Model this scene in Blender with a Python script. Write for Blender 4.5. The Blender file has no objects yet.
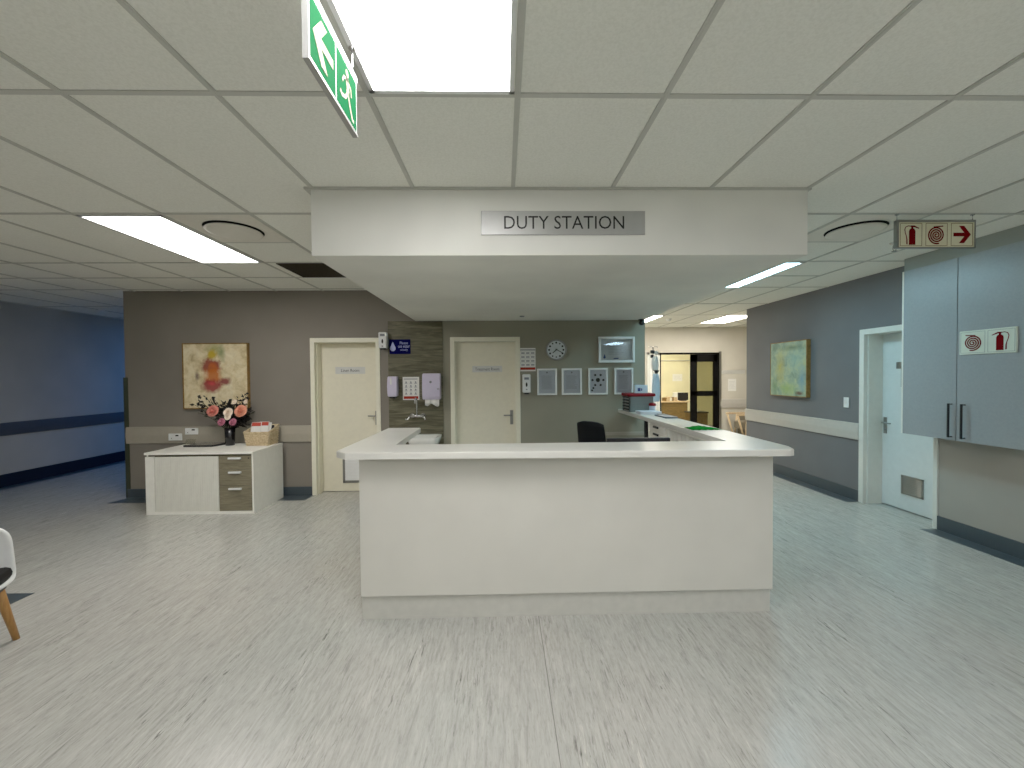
import bpy, bmesh, math, random
from mathutils import Vector, Matrix
random.seed(7)
COL = bpy.context.scene.collection
PI = math.pi

# ------------------------------------------------------------------ camera
CAMZ = 1.535
FPX, CXP, CYP = 408.03, 512.0, 384.0
M = ((0.9997469963660963, -0.020980849136058504, -0.008108466346883746),
     (-0.0085012741336415, -0.018701246622840402, -0.9997889735903553),
     (0.02082478319390795, 0.9996049556421185, -0.0188748790895485))
cam_d = bpy.data.cameras.new('camera'); cam = bpy.data.objects.new('camera', cam_d); COL.objects.link(cam)
rx, ry, rz = Vector(M[0]), Vector(M[1]), Vector(M[2])
R3 = Matrix((rx, -ry, -rz)).transposed()
cam.matrix_world = Matrix.Translation((0, 0, CAMZ)) @ R3.to_4x4()
cam_d.sensor_width = 36; cam_d.lens = FPX * 36 / 1024; cam_d.clip_start = .02
bpy.context.scene.camera = cam

def ray(u, v):
    a, b = (u - CXP) / FPX, (v - CYP) / FPX
    return rx * a + ry * b + rz
def onY(u, v, Y): d = ray(u, v); return Vector((0, 0, CAMZ)) + d * (Y / d.y)
def onX(u, v, X): d = ray(u, v); return Vector((0, 0, CAMZ)) + d * (X / d.x)
def onZ(u, v, Z): d = ray(u, v); return Vector((0, 0, CAMZ)) + d * ((Z - CAMZ) / d.z)

H = 2.67

# ------------------------------------------------------------------ materials
def lin(c):
    c = c / 255
    return c / 12.92 if c <= .04045 else ((c + .055) / 1.055) ** 2.4
def rgb(c): return (lin(c[0]), lin(c[1]), lin(c[2]), 1)
class NT:
    def __init__(s, name):
        s.m = bpy.data.materials.new(name); s.m.use_nodes = True
        s.t = s.m.node_tree; s.n = s.t.nodes; s.b = s.n['Principled BSDF']
        s.co = None
    def node(s, typ, **kw):
        n = s.n.new(typ)
        for k, v in kw.items(): setattr(n, k, v)
        return n
    def link(s, a, b): s.t.links.new(a, b)
    def coord(s, scale=(1, 1, 1), kind='Object', loc=(0, 0, 0)):
        tc = s.node('ShaderNodeTexCoord'); mp = s.node('ShaderNodeMapping')
        mp.inputs['Scale'].default_value = scale; mp.inputs['Location'].default_value = loc
        s.link(tc.outputs[kind], mp.inputs['Vector']); return mp.outputs['Vector']
    def geo(s, scale=(1, 1, 1), loc=(0, 0, 0)):
        tc = s.node('ShaderNodeNewGeometry'); mp = s.node('ShaderNodeMapping')
        mp.inputs['Scale'].default_value = scale; mp.inputs['Location'].default_value = loc
        s.link(tc.outputs['Position'], mp.inputs['Vector']); return mp.outputs['Vector']
    def noise(s, vec, scale=5, detail=3, rough=.5, dist=0):
        n = s.node('ShaderNodeTexNoise'); n.inputs['Scale'].default_value = scale
        n.inputs['Detail'].default_value = detail; n.inputs['Roughness'].default_value = rough
        n.inputs['Distortion'].default_value = dist
        s.link(vec, n.inputs['Vector']); return n.outputs['Fac']
    def ramp(s, fac, stops):
        r = s.node('ShaderNodeValToRGB'); e = r.color_ramp.elements
        while len(e) < len(stops): e.new(.5)
        for k, (p, c) in enumerate(stops): e[k].position = p; e[k].color = rgb(c)
        s.link(fac, r.inputs['Fac']); return r.outputs['Color']
    def mix(s, fac, a, b, mode='MIX'):
        n = s.node('ShaderNodeMix', data_type='RGBA', blend_type=mode)
        for sock, v in ((n.inputs[0], fac), (n.inputs[6], a), (n.inputs[7], b)):
            if hasattr(v, 'is_output'): s.link(v, sock)
            elif isinstance(v, (int, float)): sock.default_value = v
            else: sock.default_value = rgb(v)
        return n.outputs[2]
    def math(s, op, a, b=0.0, clamp=False):
        n = s.node('ShaderNodeMath', operation=op, use_clamp=clamp)
        for sock, v in ((n.inputs[0], a), (n.inputs[1], b)):
            if hasattr(v, 'is_output'): s.link(v, sock)
            else: sock.default_value = v
        return n.outputs[0]
    def bump(s, h, strength=.1, dist=.002):
        n = s.node('ShaderNodeBump'); n.inputs['Strength'].default_value = strength
        n.inputs['Distance'].default_value = dist
        s.link(h, n.inputs['Height']); s.link(n.outputs['Normal'], s.b.inputs['Normal'])
    def base(s, v):
        if hasattr(v, 'is_output'): s.link(v, s.b.inputs['Base Color'])
        else: s.b.inputs['Base Color'].default_value = rgb(v)
def P(name, col, rough=.5, spec=.4, metal=0, var=.012, vs=18, bump=0, coat=0):
    t = NT(name)
    vec = t.coord(); f = t.noise(vec, vs, 3)
    lo = tuple(max(0, c * (1 - var)) for c in col); hi = tuple(min(255, c * (1 + var)) for c in col)
    t.base(t.ramp(f, [(.3, lo), (.7, hi)]))
    t.b.inputs['Roughness'].default_value = rough; t.b.inputs['Specular IOR Level'].default_value = spec
    t.b.inputs['Metallic'].default_value = metal; t.b.inputs['Coat Weight'].default_value = coat
    if bump: t.bump(f, bump)
    return t.m
def EM(name, col, strength):
    t = NT(name); t.base((240, 240, 240))
    t.b.inputs['Emission Color'].default_value = rgb(col); t.b.inputs['Emission Strength'].default_value = strength
    return t.m

def mat_floor():
    t = NT('vinyl_sheet_floor')
    n1 = t.noise(t.geo((30, 3.2, 1)), 1.5, 7, .68, .9)
    n2 = t.noise(t.geo((50, 4.4, 1), (3, 7, 0)), 1.3, 6, .66, 1.3)
    n3 = t.noise(t.geo((.9, .6, 1)), 1.0, 3)
    n4 = t.noise(t.geo((5, 1.4, 1), (1, 5, 0)), 1.0, 3, .6)
    n5 = t.noise(t.geo((40, 9, 1), (8, 2, 0)), 2.0, 4, .7, .5)
    c = t.ramp(n1, [(.24, (148, 148, 143)), (.42, (173, 173, 168)), (.56, (184, 184, 179)), (.76, (200, 200, 195))])
    c = t.mix(.5, c, t.ramp(n5, [(.3, (205, 205, 201)), (.5, (250, 250, 248)), (.72, (255, 255, 255))]), 'MULTIPLY')
    mask = t.ramp(n4, [(.44, (10, 10, 10)), (.64, (255, 255, 255))])
    dark = t.ramp(n2, [(.32, (255, 255, 255)), (.44, (0, 0, 0))])
    c = t.mix(t.mix(1.0, dark, mask, 'MULTIPLY'), c, (84, 83, 78))
    lite = t.ramp(n2, [(.60, (0, 0, 0)), (.70, (255, 255, 255))])
    c = t.mix(t.mix(.8, (0, 0, 0), t.mix(1.0, lite, mask, 'MULTIPLY')), c, (222, 221, 212))
    warm = t.ramp(n3, [(.35, (244, 246, 242)), (.6, (255, 250, 245))])
    c = t.mix(.6, c, warm, 'MULTIPLY')
    g = t.node('ShaderNodeNewGeometry'); sp = t.node('ShaderNodeSeparateXYZ'); t.link(g.outputs['Position'], sp.inputs[0])
    fr = t.math('FRACT', t.math('DIVIDE', t.math('ADD', sp.outputs[0], 39.79), 4.0))
    ln = t.math('LESS_THAN', fr, .0011)
    c = t.mix(t.math('MULTIPLY', ln, .7), c, (95, 95, 88))
    t.base(c)
    rr = t.math('ADD', t.math('MULTIPLY', n2, .16), .16); t.link(rr, t.b.inputs['Roughness'])
    t.b.inputs['Specular IOR Level'].default_value = .5
    t.bump(n2, .03, .002)
    return t.m
def mat_plaster(name, col, rough=.75, spec=.2):
    t = NT(name)
    a = t.noise(t.geo((1, 1, 1)), 1.2, 3); b = t.noise(t.geo((1, 1, 1)), 160, 2)
    lo = tuple(c * .95 for c in col); hi = tuple(min(255, c * 1.04) for c in col)
    t.base(t.ramp(a, [(.3, lo), (.7, hi)])); t.bump(b, .12, .001)
    t.b.inputs['Roughness'].default_value = rough; t.b.inputs['Specular IOR Level'].default_value = spec
    return t.m
def mat_wood(name, stops, scale=(1.2, 14, 14), rough=.45, nscale=2.2, dist=1.2):
    t = NT(name)
    n1 = t.noise(t.geo(scale), nscale, 6, .6, dist)
    t.base(t.ramp(n1, stops)); t.bump(n1, .08, .001)
    t.b.inputs['Roughness'].default_value = rough; t.b.inputs['Specular IOR Level'].default_value = .3
    return t.m
def mat_tile():
    t = NT('mineral_ceiling_tile')
    a = t.noise(t.geo(), 90, 3, .7); b = t.noise(t.geo(), .8, 2)
    c = t.ramp(a, [(.35, (226, 226, 217)), (.6, (236, 236, 228))])
    c = t.mix(.5, c, t.ramp(b, [(.3, (246, 246, 242)), (.7, (255, 255, 252))]), 'MULTIPLY')
    t.base(c); t.bump(a, .35, .002)
    t.b.inputs['Roughness'].default_value = .9; t.b.inputs['Specular IOR Level'].default_value = .1
    return t.m
def mat_paint(name, base, blobs, axis, rough=.55):
    """abstract canvas: noise ground with soft distorted blobs; axis 'X' uses world x,z ; 'Y' uses world y,z"""
    t = NT(name)
    n1 = t.noise(t.geo((1, 1, 1)), 7, 6, .65, .4); n2 = t.noise(t.geo((1, 1, 1), (4, 9, 2)), 22, 5, .7)
    c = t.ramp(n1, base)
    c = t.mix(.18, c, t.ramp(n2, [(.3, (150, 140, 115)), (.55, (255, 255, 255))]), 'MULTIPLY')
    g = t.node('ShaderNodeNewGeometry'); sp = t.node('ShaderNodeSeparateXYZ'); t.link(g.outputs['Position'], sp.inputs[0])
    h = sp.outputs[0] if axis == 'X' else sp.outputs[1]
    nz = t.noise(t.geo((1, 1, 1), (1, 2, 3)), 14, 4, .6)
    for (px, pz, ax, az, col, soft) in blobs:
        dx = t.math('DIVIDE', t.math('SUBTRACT', h, px), ax * 1.2); dz = t.math('DIVIDE', t.math('SUBTRACT', sp.outputs[2], pz), az * 1.15)
        d = t.math('SQRT', t.math('ADD', t.math('MULTIPLY', dx, dx), t.math('MULTIPLY', dz, dz)))
        d = t.math('ADD', d, t.math('MULTIPLY', t.math('SUBTRACT', nz, .5), 1.0))
        m = t.math('DIVIDE', t.math('SUBTRACT', 1.0, d), soft, True)
        c = t.mix(t.math('MULTIPLY', m, .92), c, col)
    t.base(c); t.bump(n2, .2, .002); t.b.inputs['Roughness'].default_value = rough
    return t.m
def mat_glass(name, tint=(235, 240, 235)):
    t = NT(name); n = t.n; out = n['Material Output']
    tr = t.node('ShaderNodeBsdfTransparent'); tr.inputs['Color'].default_value = rgb(tint)
    gl = t.node('ShaderNodeBsdfGlossy'); gl.inputs['Roughness'].default_value = .03
    fr = t.node('ShaderNodeFresnel'); fr.inputs['IOR'].default_value = 1.45
    mx = t.node('ShaderNodeMixShader')
    t.link(fr.outputs[0], mx.inputs[0]); t.link(tr.outputs[0], mx.inputs[1]); t.link(gl.outputs[0], mx.inputs[2])
    t.link(mx.outputs[0], out.inputs['Surface'])
    return t.m

MT = {}
MT['floor'] = mat_floor()
MT['tile'] = mat_tile()
MT['tbar'] = P('ceiling_grid_bar', (186, 186, 177), .6, .2)
MT['bulkhead'] = mat_plaster('white_bulkhead_paint', (222, 221, 212))
MT['wall'] = mat_plaster('taupe_wall_paint', (122, 116, 106))
MT['wall_cool_lit'] = mat_plaster('cool_lit_taupe_paint', (104, 105, 107))  # same taupe paint, greyed so its colour carries the cool light
MT['wall_lav'] = mat_plaster('pale_wall_paint', (160, 156, 147))
MT['wall_tan'] = mat_plaster('tan_wall_paint', (140, 136, 119))
MT['wall_left'] = mat_plaster('corridor_wall_paint', (168, 168, 164))
MT['wall_far'] = mat_plaster('cream_wall_paint', (194, 189, 176))
MT['wall_yel'] = mat_plaster('yellow_wall_paint', (226, 220, 184))
MT['rail'] = P('taupe_bumper_rail', (158, 151, 136), .5, .3)
MT['rail_r'] = P('grey_bumper_rail', (178, 174, 166), .5, .3)
MT['rail_l'] = P('navy_bumper_rail', (66, 70, 78), .5, .3)
MT['skirt'] = P('dark_vinyl_skirting', (58, 68, 74), .4, .4)
MT['skirt_l'] = P('navy_vinyl_skirting', (18, 26, 40), .5, .2)
MT['border'] = P('dark_floor_border', (60, 70, 76), .35, .4)
MT['guard'] = P('dark_corner_guard', (48, 54, 40), .5, .3)
MT['frame_cream'] = P('cream_door_frame', (230, 226, 204), .45, .4)
MT['door_cream'] = P('cream_door_leaf', (226, 220, 196), .5, .35)
MT['frame_white'] = P('white_door_frame', (214, 216, 208), .45, .4)
MT['door_white'] = P('white_door_leaf', (214, 220, 218), .45, .4)
MT['counter'] = P('counter_laminate', (205, 202, 191), .42, .4, var=.015, vs=3)
MT['plinth'] = P('counter_plinth_laminate', (192, 190, 180), .4, .4, var=.02)
MT['top'] = P('counter_top_laminate', (214, 212, 203), .28, .5, var=.015, vs=6)
MT['white'] = P('white_plastic', (225, 226, 224), .4, .45)
MT['lilac'] = P('pale_lilac_plastic', (204, 196, 220), .35, .5)
MT['chrome'] = P('chrome_metal', (205, 205, 205), .18, .5, 1)
MT['platebright'] = P('reflection_toned_plate', (206, 206, 200), .35, .5, .35)  # lighter than the sign aluminium, its colour standing for a bright reflection
MT['steel'] = P('brushed_steel', (150, 150, 146), .38, .5, 1)
MT['alu'] = P('sign_aluminium', (160, 160, 156), .42, .5, .6)
MT['black'] = P('black_plastic', (16, 16, 18), .45, .4)
MT['blackmetal'] = P('black_metal', (28, 28, 30), .4, .5, .4)
MT['frame_black'] = P('black_door_frame', (3, 3, 3), .6, .1)
MT['ink'] = P('black_lettering', (20, 20, 20), .6, .2)
MT['greyink'] = P('grey_print', (120, 124, 130), .7, .2)
MT['paper'] = P('white_paper', (225, 224, 218), .8, .2)
MT['paperblue'] = P('bluish_paper', (204, 210, 218), .8, .2)
MT['redink'] = P('red_print', (158, 38, 24), .7, .2)
MT['red'] = P('red_sign_ink', (104, 3, 8), .8, .05)
MT['signcream'] = P('photoluminescent_sign_face', (226, 222, 190), .4, .4)
MT['signpale'] = P('pale_exit_symbol', (150, 148, 128), .9, .03)
MT['signwhite'] = P('pale_sign_face', (214, 222, 206), .4, .4)
MT['green'] = P('green_sign_face', (6, 76, 39), .9, .03)
MT['blue'] = P('navy_blue_sign_face', (3, 4, 66), .8, .04)
MT['bluelt'] = P('pale_blue_print', (170, 176, 225), .5, .3)
MT['cab'] = P('grey_cupboard_laminate', (144, 150, 153), .35, .5, var=.02, vs=60)
MT['recess'] = P('olive_gap_shade', (92, 88, 70), .7, .1)
MT['sbwhite'] = P('sideboard_white_laminate', (240, 238, 228), .4, .4)
MT['tambour'] = P('tambour_slat', (226, 224, 213), .45, .4)
MT['sbwood'] = mat_wood('grey_oak_laminate', [(.25, (92, 86, 68)), (.5, (116, 109, 88)), (.75, (138, 130, 106))], (2.2, 14, 16), .45)
MT['panel'] = mat_wood('driftwood_wall_laminate', [(.25, (56, 54, 40)), (.45, (82, 79, 60)), (.6, (104, 100, 78)), (.8, (128, 122, 98))], (1.5, 14, 15), .45, 1.7, 1.0)
MT['lightwood'] = mat_wood('beech_wood', [(.3, (186, 158, 118)), (.7, (212, 186, 148))], (14, 14, 2.0), .45)
MT['legwood'] = mat_wood('oak_chair_leg', [(.3, (150, 104, 52)), (.7, (186, 138, 78))], (16, 16, 2.0), .45)
MT['wicker'] = mat_wood('wicker_weave', [(.3, (168, 144, 108)), (.55, (214, 194, 156)), (.8, (234, 218, 186))], (22, 22, 46), .8, 2.2, .2)
MT['gilt'] = mat_wood('gilded_frame', [(.3, (104, 76, 34)), (.7, (150, 114, 58))], (6, 6, 6), .45)
MT['palecanvas'] = P('raw_canvas_edge', (176, 168, 126), .7, .2)
MT['silver'] = P('silver_picture_frame', (224, 226, 222), .4, .5, .1)
MT['mount'] = P('grey_mount_board', (206, 214, 216), .8, .1)
MT['bowhite'] = P('white_ceramic', (226, 226, 218), .15, .5)
MT['vase'] = P('black_glazed_ceramic', (8, 8, 12), .25, .5)
MT['stem'] = P('dark_green_stem', (34, 38, 24), .6, .2)
MT['leafdk'] = P('dark_foliage', (26, 24, 24), .6, .3)
MT['leafgr'] = P('dark_green_foliage', (42, 52, 32), .6, .3)
MT['peach'] = P('peach_petal', (222, 146, 118), .7, .2, var=.1, vs=60)
MT['pinkred'] = P('coral_pink_petal', (210, 124, 110), .7, .2, var=.12, vs=60)
MT['creamp'] = P('cream_petal', (236, 220, 200), .7, .2, var=.05, vs=60)
MT['mauve'] = P('mauve_petal', (178, 104, 126), .7, .2, var=.12, vs=60)
MT['magred'] = P('coral_print', (176, 62, 46), .5, .3)
MT['redplastic'] = P('red_plastic', (120, 8, 18), .5, .2)
MT['greytray'] = P('grey_tray_plastic', (118, 132, 132), .45, .4)
MT['greenplastic'] = P('green_plastic_sleeve', (0, 120, 30), .95, .02)
MT['skyblue'] = P('pale_blue_box', (196, 222, 236), .5, .3)
MT['navyink'] = P('navy_print', (40, 70, 130), .5, .3)
MT['bluebag'] = P('pale_blue_bag', (186, 208, 228), .35, .5)
MT['slate'] = P('slate_blue_clipboard', (98, 112, 124), .45, .4)
MT['deskbrown'] = mat_wood('brown_desk_laminate', [(.3, (92, 74, 40)), (.7, (122, 98, 56))], (2, 8, 8), .5)
MT['fabric'] = P('grey_brown_fabric', (120, 112, 96), .9, .1, var=.1, vs=120)
MT['cushion'] = P('black_leatherette', (10, 7, 6), .6, .15)
MT['chairblack'] = P('black_mesh_fabric', (12, 15, 18), .8, .2, var=.1, vs=200)
MT['darkvent'] = P('dark_grille', (58, 52, 42), .7, .2)
MT['slot'] = P('dark_slot', (14, 14, 14), .8, .1)
MT['diffuser'] = P('white_diffuser_disc', (218, 214, 202), .6, .3)
MT['glass'] = mat_glass('clear_door_glass', (214, 214, 200))
MT['picglass'] = None
MT['paintL'] = None
WARM = (255, 251, 245); NEUT = (253, 252, 252); COOL = (190, 226, 255); BLUE = (84, 142, 228); YELL = (255, 246, 218)
MT['panel_warm'] = EM('lit_panel_warm', WARM, 9)
MT['panel_front'] = EM('lit_panel_neutral', NEUT, 9)
MT['panel_dim'] = EM('added_panel_soft', NEUT, 3.5)
MT['panel_cool'] = EM('lit_panel_cool', COOL, 12)
MT['panel_strip'] = EM('lit_panel_cyan', (168, 222, 240), 9)
MT['panel_blue'] = EM('added_panel_blue', BLUE, 11)
MT['panel_far'] = EM('lit_panel_cream', (255, 246, 230), 12)
MT['panel_yel'] = EM('added_panel_yellow', YELL, 22)

# ------------------------------------------------------------------ mesh helpers (all in world metres)
class MB:
    def __init__(s): s.bm = bmesh.new(); s.mi = 0
    def face(s, vs, smooth=False):
        try: f = s.bm.faces.new(vs)
        except ValueError: return None
        f.material_index = s.mi; f.smooth = smooth; return f
    def box(s, x0, x1, y0, y1, z0, z1, bev=0):
        x0, x1 = min(x0, x1), max(x0, x1); y0, y1 = min(y0, y1), max(y0, y1); z0, z1 = min(z0, z1), max(z0, z1)
        v = [s.bm.verts.new((x, y, z)) for z in (z0, z1) for y in (y0, y1) for x in (x0, x1)]
        fs = [s.face([v[i] for i in q]) for q in ((0, 2, 3, 1), (4, 5, 7, 6), (0, 1, 5, 4), (2, 6, 7, 3), (0, 4, 6, 2), (1, 3, 7, 5))]
        if bev > 0:
            es = list({e for f in fs for e in f.edges})
            r = bmesh.ops.bevel(s.bm, geom=es, offset=bev, segments=2, affect='EDGES', profile=.5)
            for f in r['faces']: f.material_index = s.mi
        return s
    def obox(s, c, ux, uy, uz, sx, sy, sz, bev=0):
        c = Vector(c); ux, uy, uz = Vector(ux).normalized(), Vector(uy).normalized(), Vector(uz).normalized()
        v = [s.bm.verts.new(c + ux * (a * sx / 2) + uy * (b * sy / 2) + uz * (d * sz / 2)) for d in (-1, 1) for b in (-1, 1) for a in (-1, 1)]
        fs = [s.face([v[i] for i in q]) for q in ((0, 2, 3, 1), (4, 5, 7, 6), (0, 1, 5, 4), (2, 6, 7, 3), (0, 4, 6, 2), (1, 3, 7, 5))]
        if bev > 0:
            es = list({e for f in fs for e in f.edges})
            r = bmesh.ops.bevel(s.bm, geom=es, offset=bev, segments=2, affect='EDGES', profile=.5)
            for f in r['faces']: f.material_index = s.mi
        return s
    def hexa(s, lo, hi):
        a = [s.bm.verts.new(p) for p in lo]; b = [s.bm.verts.new(p) for p in hi]; n = len(a)
        s.face(a[::-1]); s.face(b)
        for i in range(n): s.face([a[i], a[(i + 1) % n], b[(i + 1) % n], b[i]])
        return s
    def prism(s, pts, z0, z1): return s.hexa([(x, y, z0) for x, y in pts], [(x, y, z1) for x, y in pts])
    def tube(s, path, r, seg=10, cap=True, smooth=True):
        path = [Vector(p) for p in path]; rings = []
        rs = r if isinstance(r, (list, tuple)) else [r] * len(path)
        for i, p in enumerate(path):
            d = (path[min(i + 1, len(path) - 1)] - path[max(i - 1, 0)]).normalized()
            a = d.cross(Vector((0, 0, 1)));
            if a.length < .05: a = d.cross(Vector((0, 1, 0)))
            a.normalize(); b = d.cross(a)
            rings.append([s.bm.verts.new(p + (a * math.cos(2 * PI * k / seg) + b * math.sin(2 * PI * k / seg)) * rs[i]) for k in range(seg)])
        for i in range(len(rings) - 1):
            for k in range(seg):
                s.face([rings[i][k], rings[i][(k + 1) % seg], rings[i + 1][(k + 1) % seg], rings[i + 1][k]], smooth)
        if cap: s.face(rings[0][::-1]); s.face(rings[-1])
        return s
    def lathe(s, c, prof, axis=(0, 0, 1), seg=32, smooth=True, cap=True):
        c = Vector(c); ax = Vector(axis).normalized()
        a = ax.cross(Vector((1, 0, 0)));
        if a.length < .1: a = ax.cross(Vector((0, 1, 0)))
        a.normalize(); b = ax.cross(a); rings = []
        for (r, h) in prof:
            rings.append([s.bm.verts.new(c + ax * h + (a * math.cos(2 * PI * k / seg) + b * math.sin(2 * PI * k / seg)) * max(r, 1e-4)) for k in range(seg)])
        for i in range(len(rings) - 1):
            for k in range(seg):
                s.face([rings[i][k], rings[i][(k + 1) % seg], rings[i + 1][(k + 1) % seg], rings[i + 1][k]], smooth)
        if cap: s.face(rings[0][::-1]); s.face(rings[-1])
        return s
    # flat graphics on a frame: o origin, ux right, uy up, n normal
    def flat(s, fr, pts, t=.0015):
        o, ux, uy, n = fr
        return s.hexa([o + ux * x + uy * y for x, y in pts], [o + ux * x + uy * y + n * t for x, y in pts])
    def strip(s, fr, pts, w, t=.0015, closed=False):
        o, ux, uy, n = fr; P2 = [Vector(p) for p in pts]; L = []; Rr = []
        for i, p in enumerate(P2):
            d = (P2[min(i + 1, len(P2) - 1)] - P2[max(i - 1, 0)]).normalized(); q = Vector((-d.y, d.x))
            ww = w[i] if isinstance(w, (list, tuple)) else w
            L.append(p + q * ww / 2); Rr.append(p - q * ww / 2)
        vl = [s.bm.verts.new(o + ux * p.x + uy * p.y + n * t) for p in L]; vr = [s.bm.verts.new(o + ux * p.x + uy * p.y + n * t) for p in Rr]
        for i in range(len(vl) - 1): s.face([vr[i], vr[i + 1], vl[i + 1], vl[i]])
        return s
    def disc2(s, fr, cx, cy, r, t=.0015, seg=20, ry=None):
        return s.flat(fr, [(cx + r * math.cos(2 * PI * k / seg), cy + (ry or r) * math.sin(2 * PI * k / seg)) for k in range(seg)], t)

def frame_of(o, ux, uy):
    ux = Vector(ux).normalized(); uy = Vector(uy).normalized(); return (Vector(o), ux, uy, ux.cross(uy))

def wloc(o):
    l = Vector(o.location); p = o.parent
    while p: l += p.location; p = p.parent
    return l
def tag(o, label=None, cat=None, group=None, kind=None):
    if label: o['label'] = label
    if cat: o['category'] = cat
    if group: o['group'] = group
    if kind: o['kind'] = kind
    return o
def obj(name, mb, mats, parent=None, label=None, cat=None, group=None, kind=None, recalc=True):
    bm = mb.bm
    if recalc: bmesh.ops.recalc_face_normals(bm, faces=bm.faces)
    xs = [v.co.x for v in bm.verts]; ys = [v.co.y for v in bm.verts]; zs = [v.co.z for v in bm.verts]
    c = Vector(((min(xs) + max(xs)) / 2, (min(ys) + max(ys)) / 2, min(zs)))
    for v in bm.verts: v.co -= c
    me = bpy.data.meshes.new(name); bm.to_mesh(me); bm.free()
    for m in (mats if isinstance(mats, (list, tuple)) else [mats]): me.materials.append(MT[m] if isinstance(m, str) else m)
    o = bpy.data.objects.new(name, me); COL.objects.link(o)
    if parent: o.parent = parent; o.location = c - wloc(parent)
    else: o.location = c
    return tag(o, label, cat, group, kind)
def thing(name, loc, label, cat, group=None, kind=None):
    o = bpy.data.objects.new(name, None); COL.objects.link(o); o.location = loc; o.empty_display_size = .1
    return tag(o, label, cat, group, kind)
def text(name, body, fr, w, h, mat, parent, t=.0012, cx=0, cy=0, label=None, bold=0):
    cu = bpy.data.curves.new(name, 'FONT'); cu.body = body; cu.align_x = 'CENTER'; cu.extrude = .001; cu.offset = bold; cu.resolution_u = 3
    tmp = bpy.data.objects.new('text_tmp', cu); COL.objects.link(tmp)
    bpy.context.view_layer.update()
    dg = bpy.context.evaluated_depsgraph_get(); me = bpy.data.meshes.new_from_object(tmp.evaluated_get(dg))
    bpy.data.objects.remove(tmp)
    xs = [v.co.x for v in me.vertices]; ys = [v.co.y for v in me.vertices]
    mx, my = (min(xs) + max(xs)) / 2, (min(ys) + max(ys)) / 2
    sx = w / (max(xs) - min(xs)); sy = h / (max(ys) - min(ys)) if h else sx
    o, ux, uy, n = fr
    mb = MB(); mb.bm.from_mesh(me); bpy.data.meshes.remove(me)
    for v in mb.bm.verts:
        v.co = o + ux * (cx + (v.co.x - mx) * sx) + uy * (cy + (v.co.y - my) * sy) + n * (t + v.co.z * .3)
    return obj(name, mb, mat, parent, label, recalc=False)
def copy_thing(root, delta, label=None):
    r = root.copy(); COL.objects.link(r); r.location = root.location + Vector(delta)
    if label: r['label'] = label
    for ch in list(root.children):
        c = ch.copy(); COL.objects.link(c); c.parent = r
        for g in ch.children:
            d = g.copy(); COL.objects.link(d); d.parent = c
    return r
def S(name, mb, mats, label, cat, parent=None): return obj(name, mb, mats, parent, label, cat, kind='structure')

# ------------------------------------------------------------------ SETTING
XL, XR, YB, YF = -7.2, 4.25, 5.37, 9.65
XC, XE = -4.88, 1.877        # left and right ends of the back wall
YN = -5.0                    # wall behind the camera
XFR = 11.0; YCOR = 14.0
b = MB(); b.box(XL - .1, XFR, YN - .1, YCOR, -.08, 0); S('floor', b, 'floor', 'pale grey vinyl floor with streaks running away from the camera', 'floor')

# ceiling with its lay-in grid
GX0, GY0 = .067, 1.664
gx = lambda i: GX0 + .6 * i
gy = lambda j: GY0 + 1.2 * j
b = MB(); b.box(XL - .1, XFR, YN - .1, YCOR, H, H + .06)
b.mi = 1
i0, i1 = -12, 18
zb = H - .006
for i in range(i0, i1 + 1):
    if gx(i) < XL or gx(i) > XFR: continue
    b.box(gx(i) - .012, gx(i) + .012, YN, YCOR, zb, H + .002)
    b.box(gx(i) - .004, gx(i) + .004, YN, YCOR, zb - .002, zb + .001)
for j in range(-5, 11):
    if YN < gy(j) < YCOR: b.box(XL, XFR, gy(j) - .012, gy(j) + .012, zb + .0008, H + .002)
def halfbar(ia, ib, jj): b.box(gx(ia), gx(ib), gy(jj) - .012, gy(jj) + .012, zb + .0008, H + .002)
halfbar(-4, -3, 1.5); halfbar(4, 5, 1.5); halfbar(-12, -1, 2.5); halfbar(5, 6, 2.5)
S('ceiling', b, ['tile', 'tbar'], 'suspended ceiling of grey tiles in a metal grid', 'ceiling')

# bulkhead over the duty station
zS = 2.265; ySf = 2.476
b = MB(); b.box(-1.138, 1.868, ySf, YB, zS, H + .001)
S('trim_1', b, 'bulkhead', 'white boxed bulkhead dropping from the ceiling over the counter', 'bulkhead')
b = MB(); b.box(-1.175, 1.885, ySf - .012, YB, H - .014, H - .001)
S('trim_2', b, 'tbar', 'thin grey angle strip along the top of the white bulkhead', 'ceiling trim')

# back wall with two door openings
D1 = (-2.497, -1.62); D2 = (-.682, .209); DH = 2.04; WT = .24
b = MB()
b.box(XC, D1[0], YB, YB + WT, 0, H); b.box(D1[0], D1[1], YB, YB + WT, DH, H)
b.box(D1[1], -.79, YB, YB + WT, 0, H)
b.mi = 1
b.box(-.79, D2[0], YB, YB + WT, 0, H); b.box(D2[0], D2[1], YB, YB + WT, DH, H); b.box(D2[1], XE, YB, YB + WT, 0, H)
S('wall_back', b, ['wall', 'wall_tan'], 'taupe wall behind the counter with two cream doors', 'wall')
b = MB(); b.box(XC, XC + .12, YB + WT, YCOR, 0, H)
S('wall_corridor', b, 'wall', 'side wall of the dark corridor behind the taupe corner', 'wall')
b = MB(); b.box(XE - .12, XE, YB + WT, YF, 0, H)
S('wall_passage', b, 'wall_far', 'cream side wall running back behind the certificate wall', 'wall')
b = MB(); b.box(D1[0] - .3, D2[1] + .3, YB + WT + .03, YB + WT + .06, 0, H)
S('wall_behind', b, 'wall', 'plain closing wall behind the two cream doors', 'wall')
b = MB(); b.box(XL - .1, XL, YN, YCOR, 0, H)
S('wall_left', b, 'wall_left', 'blue shaded wall of the corridor on the far left', 'wall')
b = MB(); b.box(XL, XC + .12, YCOR - .1, YCOR, 0, H)
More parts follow.
